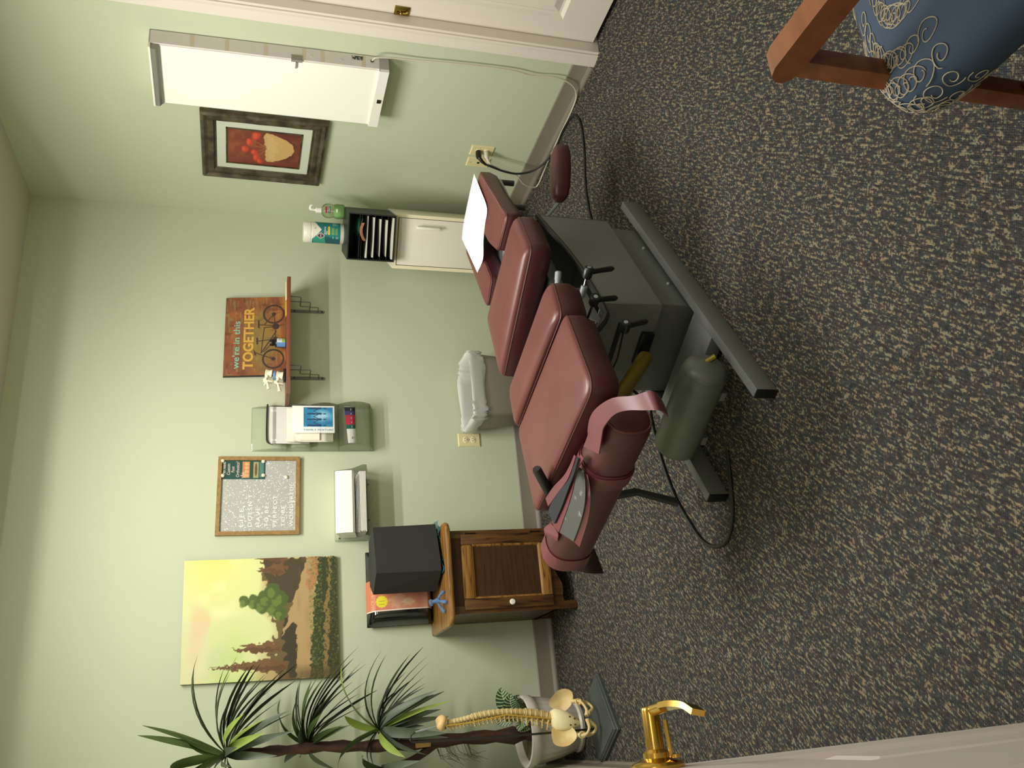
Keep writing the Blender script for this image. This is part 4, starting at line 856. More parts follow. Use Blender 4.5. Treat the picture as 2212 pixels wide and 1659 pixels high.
# seen from the room, left is towards the corner (+y)
PL = [PQ[1], PQ[0], PQ[3], PQ[2]]
pq = lambda u, v, d: (PL[0]*(1-u)+PL[1]*u)*(1-v)+(PL[3]*(1-u)+PL[2]*u)*v + Vector((-d, 0, 0))
GILT = mat('bronze_frame', '#5f5640', .42, .35, col2='#3a3326', nscale=18, contrast=(.4, .62), bump=.25, bscale=90, bdist=.002)
fu, fv = .145, .125                                   # frame width as a share of each side
fp = [(0, .004), (.0, .018), (.10, .028), (.22, .030), (.34, .022), (.42, .019), (.62, .024), (.78, .022), (.86, .012), (.93, .014), (1., .008)]
for side in range(4):
    b = MB(); n_ = 24; rows = []
    for f, d in fp:
        u0, v0, u1, v1 = f*fu, f*fv, 1-f*fu, 1-f*fv
        A, B = [((u0, v0), (u1, v0)), ((u1, v0), (u1, v1)), ((u1, v1), (u0, v1)), ((u0, v1), (u0, v0))][side]
        rows.append([pq(A[0]+(B[0]-A[0])*k/n_, A[1]+(B[1]-A[1])*k/n_, d+(.0015*math.sin(k*7.) if f in (.22, .78) else 0)) for k in range(n_+1)])
    b.add([p for r_ in rows for p in r_], [(i*(n_+1)+k, i*(n_+1)+k+1, (i+1)*(n_+1)+k+1, (i+1)*(n_+1)+k) for i in range(len(rows)-1) for k in range(n_)])
    b.build('frame_rail', GILT, pf_, ang=40)
m0 = (fu*.97, fv*.97)
MB().add([pq(u, v, .009) for u, v in ((m0[0], m0[1]), (1-m0[0], m0[1]), (1-m0[0], 1-m0[1]), (m0[0], 1-m0[1]))], [(0, 1, 2, 3)]).build('mat_board', mat('mat_board', '#ccd2c0', .8), pf_, smooth=False)
iu, iv_ = .225, .195
for k_, (u0, u1, v0, v1) in enumerate(((iu, 1-iu, iv_, iv_+.012), (iu, 1-iu, 1-iv_-.012, 1-iv_), (iu, iu+.014, iv_, 1-iv_), (1-iu-.014, 1-iu, iv_, 1-iv_))):
    MB().add([pq(u, v, d) for d in (.009, .013) for u, v in ((u0, v0), (u1, v0), (u1, v1), (u0, v1))], [(3, 2, 1, 0), (4, 5, 6, 7), (0, 1, 5, 4), (1, 2, 6, 5), (2, 3, 7, 6), (3, 0, 4, 7)]).build('fillet', GILT, pf_, smooth=False)
a = Art(110, 150, '#7c3a2a'); n1 = a.n((6, 5), 4); n2 = a.n((14, 9), 6)
a.mix(np.clip((n1-.4)*1.6, 0, .8), '#8e4a30').mix(np.clip((n2-.55)*2, 0, .6), '#9a5a36').mix(np.clip(a.V-.55, 0, 1)*.7, '#5c231f').mix(np.clip(.30-a.U, 0, .3)*1.5, '#6b2a26').mix(np.clip((a.U-.78)*3, 0, .7)*np.clip(a.V*1.3, 0, 1), '#4f1d1b')
a.blob(.5, .78, .40, .20, '#4a1c1a', .5, 8, .6, .6)
a.poly([(.10, .545), (.20, .53), (.42, .52), (.52, .535), (.62, .50), (.90, .49), (.965, .52), (.93, .62), (.80, .80), (.66, .905), (.50, .925), (.36, .88), (.2, .76), (.12, .64)], '#c9a468', .02, 9).poly([(.14, .56), (.5, .55), (.9, .53), (.86, .62), (.5, .70), (.2, .66)], '#d4b47c', .08, 11, .6)
for x0, y0, x1, y1 in ((.52, .54, .40, .40), (.5, .54, .55, .38), (.55, .53, .70, .36), (.5, .54, .3, .44), (.53, .53, .62, .44)): a.line((x0, y0), (x1, y1), .006, '#a8703c', 1.4)
for cx, cy, rx, ry, rg in ((.22, .40, .12, .05, 1), (.36, .37, .10, .06, 2), (.43, .24, .10, .055, 3), (.655, .30, .12, .055, 4), (.83, .39, .12, .065, 5), (.10, .45, .07, .04, 6)):
    a.blob(cx, cy, rx, ry, '#c4402c', .8, rg, .95, .3, 12).blob(cx+.01, cy-.015, rx*.7, ry*.5, '#dc5a40', .8, rg+9, .8, .5, 12)
a.build('still_life', [pq(iu+.012, iv_+.010, .0095), pq(1-iu-.012, iv_+.010, .0095), pq(1-iu-.012, 1-iv_-.010, .0095), pq(iu+.012, 1-iv_-.010, .0095)], pf_)

# x-ray viewing box
lb = thing('xray_viewer', (0, -1.03, .86), 'tall white x-ray viewing box on the right wall between picture and door', 'light box')
BX = [Vector((0, -.868, 1.796)), Vector((0, -1.205, 1.786)), Vector((0, -1.218, .868)), Vector((0, -.872, .872))]
bq = lambda u, v, d: (BX[0]*(1-u)+BX[1]*u)*(1-v)+(BX[3]*(1-u)+BX[2]*u)*v + Vector((-d, 0, 0))
def bbox(b, u0, u1, v0, v1, d0, d1):
    return b.add([bq(u, v, d) for d in (d0, d1) for u, v in ((u0, v0), (u1, v0), (u1, v1), (u0, v1))], [(3, 2, 1, 0), (4, 5, 6, 7), (0, 1, 5, 4), (1, 2, 6, 5), (2, 3, 7, 6), (3, 0, 4, 7)])
HSG = mat('viewer_housing', '#dcd2d2', .4, col2='#e2dad8', nscale=3); 
bbox(MB(), 0, 1, 0, 1, .004, .066).build('housing', HSG, lb, smooth=False)
PLEX = mat('milk_plexiglass', '#fbfaf0', .25); bbox(MB(), .012, .985, .040, .955, .066, .071).build('viewing_panel', PLEX, lb, smooth=False)
bbox(MB(), 0, 1, -.002, .006, .004, .090).build('top_edge', mat('viewer_edge', '#f0ece4', .35), lb, smooth=False)
b = MB(); b.prism([(.066, .006), (.090, .006), (.094, .012), (.094, .026), (.082, .034), (.080, .040), (.068, .042)], .02, .985, lambda d, v, u: bq(u, v, d)); b.build('film_grip', mat('grip_aluminium', '#8d8e86', .4, .4), lb, ang=20)
bbox(MB(), 0, 1, .957, 1.0, .004, .080).build('bottom_rail', mat('viewer_edge', '#f0ece4', .35), lb, smooth=False)
bbox(MB(), 0, 1, .9555, .960, .066, .077).build('ledge', mat('ledge_white', '#f2efe8', .35), lb, smooth=False)
bbox(MB(), .46, .515, .972, .990, .080, .084).build('switch', BLACK, lb, smooth=False)
cl = MB(); bbox(cl, .972, 1.006, .575, .622, .045, .0725); bbox(cl, .880, .975, .594, .602, .071, .076); cl.build('film_clip', mat('clip_grey', '#8f897c', .5), lb, smooth=False)
for v in (.66, .79):
    MB().lathe([(.006, 0), (.006, .0015), (.0045, .0015), (.0045, .0005)], bq(1.0, v, .040), (0, -1, 0), 14).build('hole_plug', HSG, lb)
MB().add([bq(1.0, v, d)-Vector((0, .0006, 0)) for d, v in ((.012, .835), (.032, .835), (.032, .885), (.012, .885))], [(0, 1, 2, 3)]).build('rating_label', mat('rating_label', '#2a2a2a', .5, col2='#c8c4b8', nscale=160, contrast=(.52, .56)), lb, smooth=False)
MB().lathe([(.006, 0), (.007, .003), (.004, .003)], bq(1.0, .925, .03), (0, -1, 0), 12).build('grommet', BLACK, lb)
TAPE = mat('tape_stain', '#d6c6b0', .5)
for v in (.16, .30, .46, .62, .70, .88):
    MB().add([bq(1.0, v+e, d)-Vector((0, .0004, 0)) for d, e in ((.006, 0), (.065, 0), (.065, .016), (.006, .016))], [(0, 1, 2, 3)]).build('tape_mark', TAPE, lb, smooth=False)
# outlets
def plate(loc, u, n, w_, label, kind, group=None):
    """u: direction across, n: out of the wall"""
    loc, u, n = Vector(loc), Vector(u), Vector(n); fr = frame(loc, u, n, (0, 0, 1))
    o = thing('outlet_plate' if kind == 'outlet' else 'jack_plate', tuple(loc), label, 'wall plate', group)
    MB().add([fr(*p) for p in ((-w_/2, 0, -.0575), (w_/2, 0, -.0575), (w_/2, 0, .0575), (-w_/2, 0, .0575), (-w_/2+.004, .006, -.0535), (w_/2-.004, .006, -.0535), (w_/2-.004, .006, .0535), (-w_/2+.004, .006, .0535))], [(4, 5, 6, 7), (0, 1, 5, 4), (1, 2, 6, 5), (2, 3, 7, 6), (3, 0, 4, 7)]).build('cover', IVORY, o, smooth=False)
    DS = mat('socket_slot', '#4a4020', .6)
    if kind == 'outlet':
        for z in (.0195, -.0195):
            r = MB().lathe([(.0165, 0), (.0165, .0015), (.0155, .002), (0, .002)], fr(0, .006, z), n, 24, sx=1., sy=.86, ref=u).build('receptacle', mat('ivory_light', '#efe6c0', .35), o, ang=30)
            for x, hh in ((-.006, .0045), (.006, .0037)): MB().box(x-.0011, x+.0011, .0078, .0084, z-hh+.003, z+hh+.003, fr=fr).build('slot', DS, r, smooth=False)
            MB().lathe([(.0024, 0), (.0024, .0005), (0, .0005)], fr(0, .008, z-.008), n, 10).build('ground_hole', BLACK, r)
        MB().lathe([(.0025, 0), (.002, .001), (0, .001)], fr(0, .006, 0), n, 10).build('screw', BRASSD, o)
    else:
        MB().box(-.007, .007, .0058, .0064, -.006, .006, fr=fr).build('jack', BLACK, o, smooth=False)
        for z in (.04, -.04): MB().lathe([(.0025, 0), (.002, .001), (0, .001)], fr(0, .006, z), n, 10).build('screw', BRASSD, o)
    return o
plate((-1.259, -.0003, .332), (1, 0, 0), (0, -1, 0), .072, 'ivory outlet plate on the back wall left of the waste bin', 'outlet')
plate((-.0003, -.687, .334), (0, -1, 0), (-1, 0, 0), .074, 'ivory outlet plate on the right wall with two plugs in it', 'outlet')
plate((-.0003, -.597, .332), (0, -1, 0), (-1, 0, 0), .070, 'ivory phone jack plate on the right wall beside the plugged outlet', 'jack')
# cords
kb = thing('power_cord', (-.03, -.687, .354), 'black power cord running from wall outlet along the floor to the treatment table', 'cord')
MB().lathe([(0, .001), (.013, .001), (.014, .006), (.014, .030), (.011, .040), (0, .042)], (-.008, -.687, .354), (-1, 0, 0), 16).tube([(-.044, -.687, .352), (-.062, -.682, .338), (-.070, -.672, .318)], [.010, .009, .006], 10).build('plug', BLACK, kb, ang=50)
pts = [(-.070, -.672, .318), (-.078, -.668, .285), (-.085, -.650, .215), (-.088, -.648, .146), (-.080, -.672, .078), (-.068, -.735, .030), (-.055, -.82, .006), (-.040, -.932, .006), (-.050, -1.040, .006), (-.090, -1.108, .006), (-.181, -1.142, .006), (-.31, -1.131, .006), (-.424, -1.100, .006), (-.543, -1.092, .006), (-.68, -1.115, .006), (-.85, -1.20, .006)]
MB().tube(bez(pts, 6), .0052, 8).build('cable', RUBBER, kb)
kw = thing('viewer_cord', (-.03, -.687, .315), 'thin white cord hanging from the x-ray viewer down to the wall outlet', 'cord')
CORDW = mat('cord_white', '#cfc8b4', .5)
MB().lathe([(0, .001), (.0125, .001), (.0135, .006), (.0125, .034), (.008, .040), (0, .041)], (-.008, -.688, .315), (-1, 0, 0), 16).tube([(-.040, -.688, .315), (-.058, -.680, .304), (-.066, -.668, .290)], [.010, .008, .0045], 10).build('plug', mat('plug_white', '#d8d2be', .4), kw, ang=50)
pts = [(-.030, -1.221, .937), (-.032, -1.240, .925), (-.028, -1.246, .88), (-.02, -1.245, .756), (-.018, -1.254, .561), (-.018, -1.257, .358), (-.022, -1.245, .251), (-.022, -1.253, .150), (-.026, -1.232, .070), (-.024, -1.170, .020), (-.024, -1.072, .006), (-.030, -.902, .006), (-.041, -.758, .006), (-.053, -.642, .006), (-.062, -.540, .006), (-.072, -.530, .030), (-.080, -.560, .090), (-.080, -.625, .150), (-.078, -.655, .225), (-.066, -.668, .290)]
MB().tube(bez(pts, 6), .0036, 8).build('cable', CORDW, kw)
kf = thing('pedal_cord', (-1.72, -1.364, 0), 'black cord looping over the carpet from under the treatment table foot end', 'cord')
pts = [(-1.50, -1.40, .006), (-1.611, -1.353, .006), (-1.72, -1.364, .006), (-1.829, -1.388, .006), (-1.949, -1.434, .006), (-2.033, -1.488, .006), (-2.116, -1.554, .006), (-2.156, -1.63, .006), (-2.15, -1.709, .006), (-2.086, -1.763, .006), (-1.99, -1.785, .006), (-1.90, -1.80, .006)]
MB().tube(bez(pts, 8), .0055, 8).build('cable', RUBBER, kf)

# ================================================================== ALONG THE BACK WALL
# waste bin with liner
def sup(q_, e=.28): return math.copysign(abs(math.cos(q_))**e, math.cos(q_)), math.copysign(abs(math.sin(q_))**e, math.sin(q_))
bn = thing('waste_bin', (-1.06, -.16, 0), 'taupe rectangular waste bin against the back wall, lined with a white bag', 'bin')
def rr(hw, hd, z, n=48, rag=0., sd=0):
    r_ = random.Random(sd); P = []
    for i in range(n):
        x, y = sup(2*math.pi*i/n); P.append((-1.06+hw*x+(r_.random()-.5)*rag, -.158+hd*y*.98+(r_.random()-.5)*rag*.6, z+(r_.random()-.5)*rag))
    return P
def loft(rings, close=False):
    b = MB(); n_ = len(rings[0]); b.add([p for R in rings for p in R], [(i*n_+j, i*n_+(j+1) % n_, (i+1)*n_+(j+1) % n_, (i+1)*n_+j) for i in range(len(rings)-1) for j in range(n_)])
    if close: b.f.append(tuple(range(n_))[::-1]); b.mi.append(0)
    return b
loft([rr(.140, .092, .003), rr(.146, .098, .012), rr(.172, .122, .352), rr(.178, .128, .354), rr(.178, .128, .364), rr(.172, .122, .364), rr(.168, .118, .352), rr(.142, .094, .014)], True).build('bin_body', mat('bin_taupe', '#8d867a', .45), bn, ang=40)
def mat_liner():
    m = bpy.data.materials.new('bin_liner'); m.use_nodes = True; nt = m.node_tree; nt.nodes.clear(); o = nd(nt, 'ShaderNodeOutputMaterial')
    t = nd(nt, 'ShaderNodeBsdfTransparent'); d = nd(nt, 'ShaderNodeBsdfPrincipled'); d.inputs['Base Color'].default_value = (*lin('#eceeea'), 1); d.inputs['Roughness'].default_value = .3; d.inputs['Specular IOR Level'].default_value = .8
    mx = nd(nt, 'ShaderNodeMixShader'); lw = nd(nt, 'ShaderNodeLayerWeight'); lw.inputs[0].default_value = .45
    ma = nd(nt, 'ShaderNodeMath', operation='MULTIPLY_ADD'); ma.inputs[1].default_value = .5; ma.inputs[2].default_value = .42
    nt.links.new(lw.outputs['Facing'], ma.inputs[0]); nt.links.new(ma.outputs[0], mx.inputs[0]); nt.links.new(t.outputs[0], mx.inputs[1]); nt.links.new(d.outputs[0], mx.inputs[2]); nt.links.new(mx.outputs[0], o.inputs[0]); return m
def wavy(hw, hd, z, am, sd, zam=.5, n=96):
    r_ = random.Random(sd); ph = [r_.random()*6.3 for _ in range(6)]; P = []
    for i in range(n):
        q_ = 2*math.pi*i/n; x, y = sup(q_); s_ = sum(math.sin(k*q_+p) for k, p in zip((3, 7, 11, 17, 23, 31), ph))/3
        t_ = sum(math.sin(k*q_+p*1.7) for k, p in zip((2, 5, 9, 14, 27, 35), ph))/3
        P.append((-1.06+(hw+am*s_)*x, -.158+(hd+am*s_)*y*.98, z+am*zam*t_))
    return P
loft([wavy(.176, .126, .304, .004, 3, 2.5), wavy(.1835, .1315, .318, .0035, 4, 1), wavy(.181, .130, .342, .003, 5), wavy(.184, .1325, .362, .004, 6, 1.2), wavy(.181, .130, .374, .005, 7, 1.6), wavy(.170, .120, .372, .004, 8, 1.2), wavy(.160, .110, .352, .006, 9, 1), wavy(.150, .100, .30, .008, 10), wavy(.135, .088, .20, .010, 11)]).build('bin_liner', mat_liner(), bn, ang=80)

# oak cabinet
ok = thing('oak_cabinet', (-1.985, -.2, 0), 'small dark oak cabinet with one panelled door and a white knob', 'cabinet')
tp = MB(); P = []
for cx, cy, a0 in ((-1.765-.05, -.005-.01, 0), (-2.205+.05, -.005-.01, 90), (-2.205+.055, -.425+.055, 180), (-1.765-.055, -.425+.055, 270)):
    r_ = .055 if a0 >= 180 else .01
    if a0 < 180: cx = -1.765-.01 if a0 == 0 else -2.205+.01
    for k in range(7): q_ = math.radians(a0+15*k); P.append((cx+r_*math.cos(q_), cy+r_*math.sin(q_)))
ct = (sum(p[0] for p in P)/len(P), sum(p[1] for p in P)/len(P))
lofz = lambda ins, z: [(ct[0]+(x-ct[0])*(1-ins/.22), ct[1]+(y-ct[1])*(1-ins/.21), z) for x, y in P]
b = loft([lofz(.012, .553), lofz(.003, .557), lofz(0, .563), lofz(0, .570), lofz(.003, .576), lofz(.010, .578)]); b.f += [tuple(range(len(P)))[::-1], tuple(5*len(P)+i for i in range(len(P)))]; b.mi += [0, 0]
b.build('table_top', OAKH, ok, ang=30)
x0, x1, y0, y1 = -2.160, -1.805, -.386, -.03
MB().box(x0, x0+.016, y0+.018, y1, .08, .553).build('side_panel', OAKD, ok, smooth=False); MB().box(x1-.016, x1, y0+.018, y1, .08, .553).build('side_panel', OAKD, ok, smooth=False)
MB().box(x0+.016, x1-.016, y1-.008, y1, .10, .553).box(x0+.016, x1-.016, y0+.02, y1-.008, .10, .112).build('carcass', OAKD, ok, smooth=False)
for xx in (x0, x1-.034): MB().rbox(xx, xx+.034, y0, y0+.02, .0, .553, .002).build('front_stile', OAK, ok)
MB().box(x0+.034, x1-.034, y0, y0+.02, .500, .553).build('top_rail', OAKD, ok, smooth=False)
for xx in (x0, x1-.034): MB().rbox(xx, xx+.034, y1-.034, y1, .0, .10, .002).build('rear_leg', OAK, ok)
ap = [(x0+.034, .115), (x1-.034, .115), (x1-.034, .055)]; w_ = x1-x0-.068
for k in range(17):
    t = k/16; zz = .060+.028*math.sin(math.pi*t)+.010*math.cos(t*4*math.pi)-.010; ap.append((x1-.034-w_*t, zz))
MB().prism(ap, y0+.002, y0+.018, lambda a_, z, d: Vector((a_, d, z))).build('apron', OAK, ok, ang=20)
MB().prism([(y0+.02, .10), (y1-.034, .10), (y1-.034, .06), (y1-.07, .085), (y0+.07, .085), (y0+.02, .05)], x0, x0+.016, lambda a_, z, d: Vector((d, a_, z))).build('side_apron', OAKD, ok, smooth=False)
dx0, dx1, dz0, dz1, dy = -2.146, -1.826, .112, .508, y0-.019
od = MB().box(dx0+.03, dx1-.03, dy+.008, dy+.014, dz0+.03, dz1-.03).build('cabinet_door', OAKD, ok, smooth=False)
for nm, bb in (('door_stile', (dx0, dx0+.046, dz0, dz1)), ('door_stile', (dx1-.046, dx1, dz0, dz1))): MB().rbox(bb[0], bb[1], dy, y0-.001, bb[2], bb[3], .005, 2).build(nm, OAK, od)
for bb in ((dx0+.046, dx1-.046, dz0, dz0+.042), (dx0+.046, dx1-.046, dz1-.046, dz1)): MB().rbox(bb[0], bb[1], dy, y0-.001, bb[2], bb[3], .005, 2).build('door_rail', OAKH, od)
ix0, ix1, iz0, iz1 = dx0+.046, dx1-.046, dz0+.042, dz1-.046; b = MB()
for (a0, n0, a1, n1) in ((-.001, -.003, .005, -.0005), (.005, -.0005, .010, .007)):
    Q = [(ix0+a0, dy+n0+.003, iz0+a0), (ix1-a0, dy+n0+.003, iz0+a0), (ix1-a0, dy+n0+.003, iz1-a0), (ix0+a0, dy+n0+.003, iz1-a0), (ix0+a1, dy+n1+.003, iz0+a1), (ix1-a1, dy+n1+.003, iz0+a1), (ix1-a1, dy+n1+.003, iz1-a1), (ix0+a1, dy+n1+.003, iz1-a1)]
    b.add(Q, [(0, 1, 5, 4), (1, 2, 6, 5), (2, 3, 7, 6), (3, 0, 4, 7)])
b.build('panel_moulding', OAKH, od, smooth=False)
MB().lathe([(.004, 0), (.004, .010), (.011, .014), (.0125, .020), (.010, .025), (0, .026)], (-2.124, dy, .306), (0, -1, 0), 20).build('knob', mat('white_ceramic', '#efe9dc', .2), od)
for z in (.46, .165): MB().tube([(-1.8215, dy+.004, z-.022), (-1.8215, dy+.004, z+.022)], .0032, 8).lathe([(.005, 0), (.005, .006), (0, .009)], (-1.8215, dy+.004, z+.020), (0, 0, 1), 8).build('hinge', mat('dark_hinge', '#2b1d10', .4, .5), od)
# teal bag, foam block, cushion pack, massager on the cabinet
def teal():
    r_ = random.Random(4); b = MB(); nu, nv = 22, 16
    def f(u, v):
        x = -1.735-.245*u; y = -.360+.20*v+.06*(1-u)-.02*math.sin(u*9); e = min(u, 1-u, v, 1-v); k = min(1, e*6)
        return (x, y, .5785+.004*k+.0045*k*(r_.random()-.2) + (.010*(1-k)*math.sin(u*17+v*5)**2))
    b.grid(f, nu, nv); return b.build('plastic_bag', mat('teal_plastic', '#2a6a70', .18, spec=.8), ang=80)
tag(teal(), 'crumpled teal plastic bag lying flat under the black foam block', 'bag')
fp_ = [(-1.752, -.295), (-1.925, -.362), (-1.970, -.364), (-2.036, -.238), (-1.985, -.135), (-1.79, -.135)]
ft = [(-1.757, -.285), (-1.922, -.352), (-1.968, -.354), (-2.038, -.240), (-1.985, -.135), (-1.79, -.135)]
b = MB(); b.add([(x, y, .592) for x, y in fp_]+[(x, y, .868) for x, y in ft], [(0, 1, 2, 3, 4, 5), (11, 10, 9, 8, 7, 6)]+[(i, (i+1) % 6, 6+(i+1) % 6, 6+i) for i in range(6)])
tag(b.build('foam_block', mat('black_foam', '#2c2c29', .95, bump=.15, bscale=500, bdist=.0006), smooth=False), 'tall black foam wedge block with slanted faces standing on the oak cabinet', 'foam block')
pk = thing('cushion_pack', (-1.985, -.07, .578), 'shiny black back cushion in plastic with an orange card sleeve', 'package')
def pkf(u, v, fl):       # u 0..1 across from left, v 0 bottom..1 top
    x = -2.150+.335*u; z = .5785+.292*v; e = min(1, 8*min(u, 1-u), 9*min(v, 1-v)); e = e*(2-e)
    yb = -.020-.018*(1-v); return (x, yb-fl*(.012+.066*e*(.82+.18*math.sin(v*3.14))*(1-.12*abs(u-.5))), z)
PKB = mat('pack_black', '#101010', .13, coat=.6)
b = MB().grid(lambda u, v: pkf(u, v, 1), 26, 20).grid(lambda u, v: pkf(u, v, 0), 4, 4); b.build('wrapped_cushion', PKB, pk, ang=80)
a = Art(70, 150, '#d07c58'); n1 = a.n((10, 5), 3); a.mix(np.clip((a.V-.15)*2, 0, .6), '#d99a84').mix(np.clip((n1-.4)*2, 0, .6)*(a.V > .25), '#c4745c').mix(np.clip(a.V-.75, 0, .25)*2.5, '#dcbcb0')
a.blob(.32, .45, .26, .14, '#d8a48c', 1.2, 5, .8, .5).blob(.7, .40, .2, .2, '#b86048', 1.2, 7, .6, .5).blob(.25, .62, .14, .1, '#e4c8a8', 1.2, 9, .7, .5).poly([(.62, .20), (.9, .20), (.9, .36), (.62, .36)], '#c8bca0').poly([(.66, .28), (.9, .27), (.9, .40)], '#3a2a20', .1, 3)
for k in range(12): a.blob(.30+.145*math.cos(k*.5236), .205+.07*math.sin(k*.5236), .05, .024, '#e4d820', .0, 1, 1, .2)
a.blob(.30, .205, .15, .072, '#e8dc28', .0, 1, 1, .1).line((.22, .17), (.22, .24), .012, '#8a7a18').line((.32, .17), (.32, .24), .012, '#8a7a18')
a.line((.5, .92), (.9, .92), .008, '#6a4a40').line((.5, .86), (.75, .86), .006, '#6a4a40').line((.02, 0), (.02, 1), .015, '#f0e8e0')
slv = lambda u, v, d=.0: (lambda p: (p[0], p[1]-.0012-d, p[2]))(pkf(.175+.01*v+.415*u, 1.003-v*.985, 1))
a.build('card_sleeve', slv, pk)
MB().grid(lambda u, v: slv(u, .0-.0, .0) if v < .5 else (lambda p: (p[0], -.025, .873))(slv(u, 0, 0)), 8, 1).build('sleeve_top', mat('sleeve_orange', '#d07c58', .5), pk)
arc_text('BACK HUGGAR', .04, .090, .055, mat('sleeve_lettering', '#e8b49a', .5), pk, lambda u, v, d: slv(u, v, .0012), .92)
ms = thing('massager', (-2.10, -.36, .578), 'clear blue plastic jack-shaped hand massager on the front of the oak cabinet', 'massager')
BLU = mat('blue_glass', '#9cc4f0', .06, spec=.8); bp_ = BLU.node_tree.nodes['Principled BSDF']; bp_.inputs['Transmission Weight'].default_value = .75; bp_.inputs['IOR'].default_value = 1.2
tpc = Vector((-2.092, -.345, .612)); b = MB()
for ft_ in ((-2.058, -.352, .5835), (-2.138, -.345, .5835), (-2.105, -.388, .5835), (-2.09, -.305, .5835)):
    f_ = Vector(ft_); mid = tpc*.45+f_*.55+Vector((0, 0, .006)); pth = bez([tpc, mid, f_+Vector((0, 0, .004))], 5)
    b.tube(pth, [.009, .008, .007, .0062, .006, .0058, .006, .0066, .0075, .0082, .006][:len(pth)], 10).ball(f_+Vector((0, 0, .0035)), .0085, 10)
b.ball(tpc, .013, 12).build('legs', BLU, ms)
MB().tube([tpc, tpc+Vector((-.004, .012, .022))], [.008, .009], 12).lathe([(.0, 0), (.014, .001), (.015, .006), (.014, .012), (0, .013)], tpc+Vector((-.005, .014, .020)), (-.12, .4, 1), 16).build('handle_knob', BLU, ms)

# ================================================================== LEFT CORNER: potted palm, spine model
pm = thing('potted_palm', (-2.637, -.215, 0), 'tall artificial dracaena with strap leaves in a white ribbed pot in the corner', 'plant')
POTW = mat('white_glaze', '#d8d0c4', .35, col2='#c4bcb0', nscale=7)
px_, py_ = -2.637, -.215
def potr(r, z, rib=0., n=72): return [(px_+(r+rib*math.cos(i*2*math.pi/n*24))*math.cos(2*math.pi*i/n), py_+(r+rib*math.cos(i*2*math.pi/n*24))*math.sin(2*math.pi*i/n), z) for i in range(n)]
loft([potr(.090, .002), potr(.104, .004), potr(.106, .016), potr(.098, .024), potr(.100, .03, .0015), potr(.118, .10, .003), potr(.130, .17, .003), potr(.136, .205, .001), potr(.143, .212), potr(.146, .235), potr(.143, .250), potr(.134, .252), potr(.128, .246), potr(.122, .21)], True).build('pot', POTW, pm, ang=50)
MB().add(potr(.123, .222)+[(px_, py_, .226)], [(i, (i+1) % 72, 72) for i in range(72)]).build('soil', mat('moss_soil', '#4a4234', .95, col2='#6a6450', nscale=60, bump=.8, bscale=90, bdist=.01), pm)
BARK = mat('trunk_bark', '#4e2e20', .75, col2='#33201a', nscale=10, nstretch=(6, 6, 1), bump=.6, bscale=60, bdist=.004)
tr_ = bez([(-2.646, -.235, .215), (-2.648, -.245, .30), (-2.640, -.26, .522), (-2.641, -.28, .718), (-2.633, -.29, .904), (-2.618, -.3, 1.084), (-2.616, -.3, 1.257), (-2.611, -.3, 1.40)], 5)
MB().tube(tr_, [.027+.004*math.sin(i*1.7)-.010*i/len(tr_)+(.008 if i in (5, 6) else 0) for i in range(len(tr_))], 12).build('trunk', BARK, pm)
for P in ([(-2.633, -.29, .80), (-2.60, -.295, .83), (-2.577, -.30, .866)], [(-2.618, -.30, 1.05), (-2.612, -.285, 1.10), (-2.61, -.27, 1.137)], [(-2.640, -.27, .62), (-2.70, -.29, .74), (-2.72, -.30, .86)]): MB().tube(bez(P, 4), [.017, .016, .016, .015, .015, .014, .014, .014, .016], 10).build('branch', BARK, pm)
MB().rbox(-2.658, -2.636, -.3125, -.306, .665, .728, .004).build('pruned_scar', mat('scar_tan', '#a8854a', .9), pm)
b = MB(); r_ = random.Random(3)
for k in range(26):
    z = .50+.14*r_.random(); p = Vector((-2.66, -.275, z)); b.tube([p, p+Vector((-.02-.03*r_.random(), -.02*r_.random(), -.01)), p+Vector((-.03-.05*r_.random(), -.02, -.03-.05*r_.random()))], .0007, 4)
fb = b.build('fibre', mat('fibre_brown', '#3c2c20', .9), pm); fb['kind'] = 'stuff'
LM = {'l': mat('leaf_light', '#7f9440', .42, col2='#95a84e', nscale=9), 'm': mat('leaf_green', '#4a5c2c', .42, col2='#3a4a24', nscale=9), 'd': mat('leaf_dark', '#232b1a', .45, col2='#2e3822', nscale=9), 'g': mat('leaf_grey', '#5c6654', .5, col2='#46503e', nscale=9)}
HEADS = {1: (-2.611, -.30, 1.440), 2: (-2.610, -.27, 1.137), 3: (-2.575, -.30, .867)}
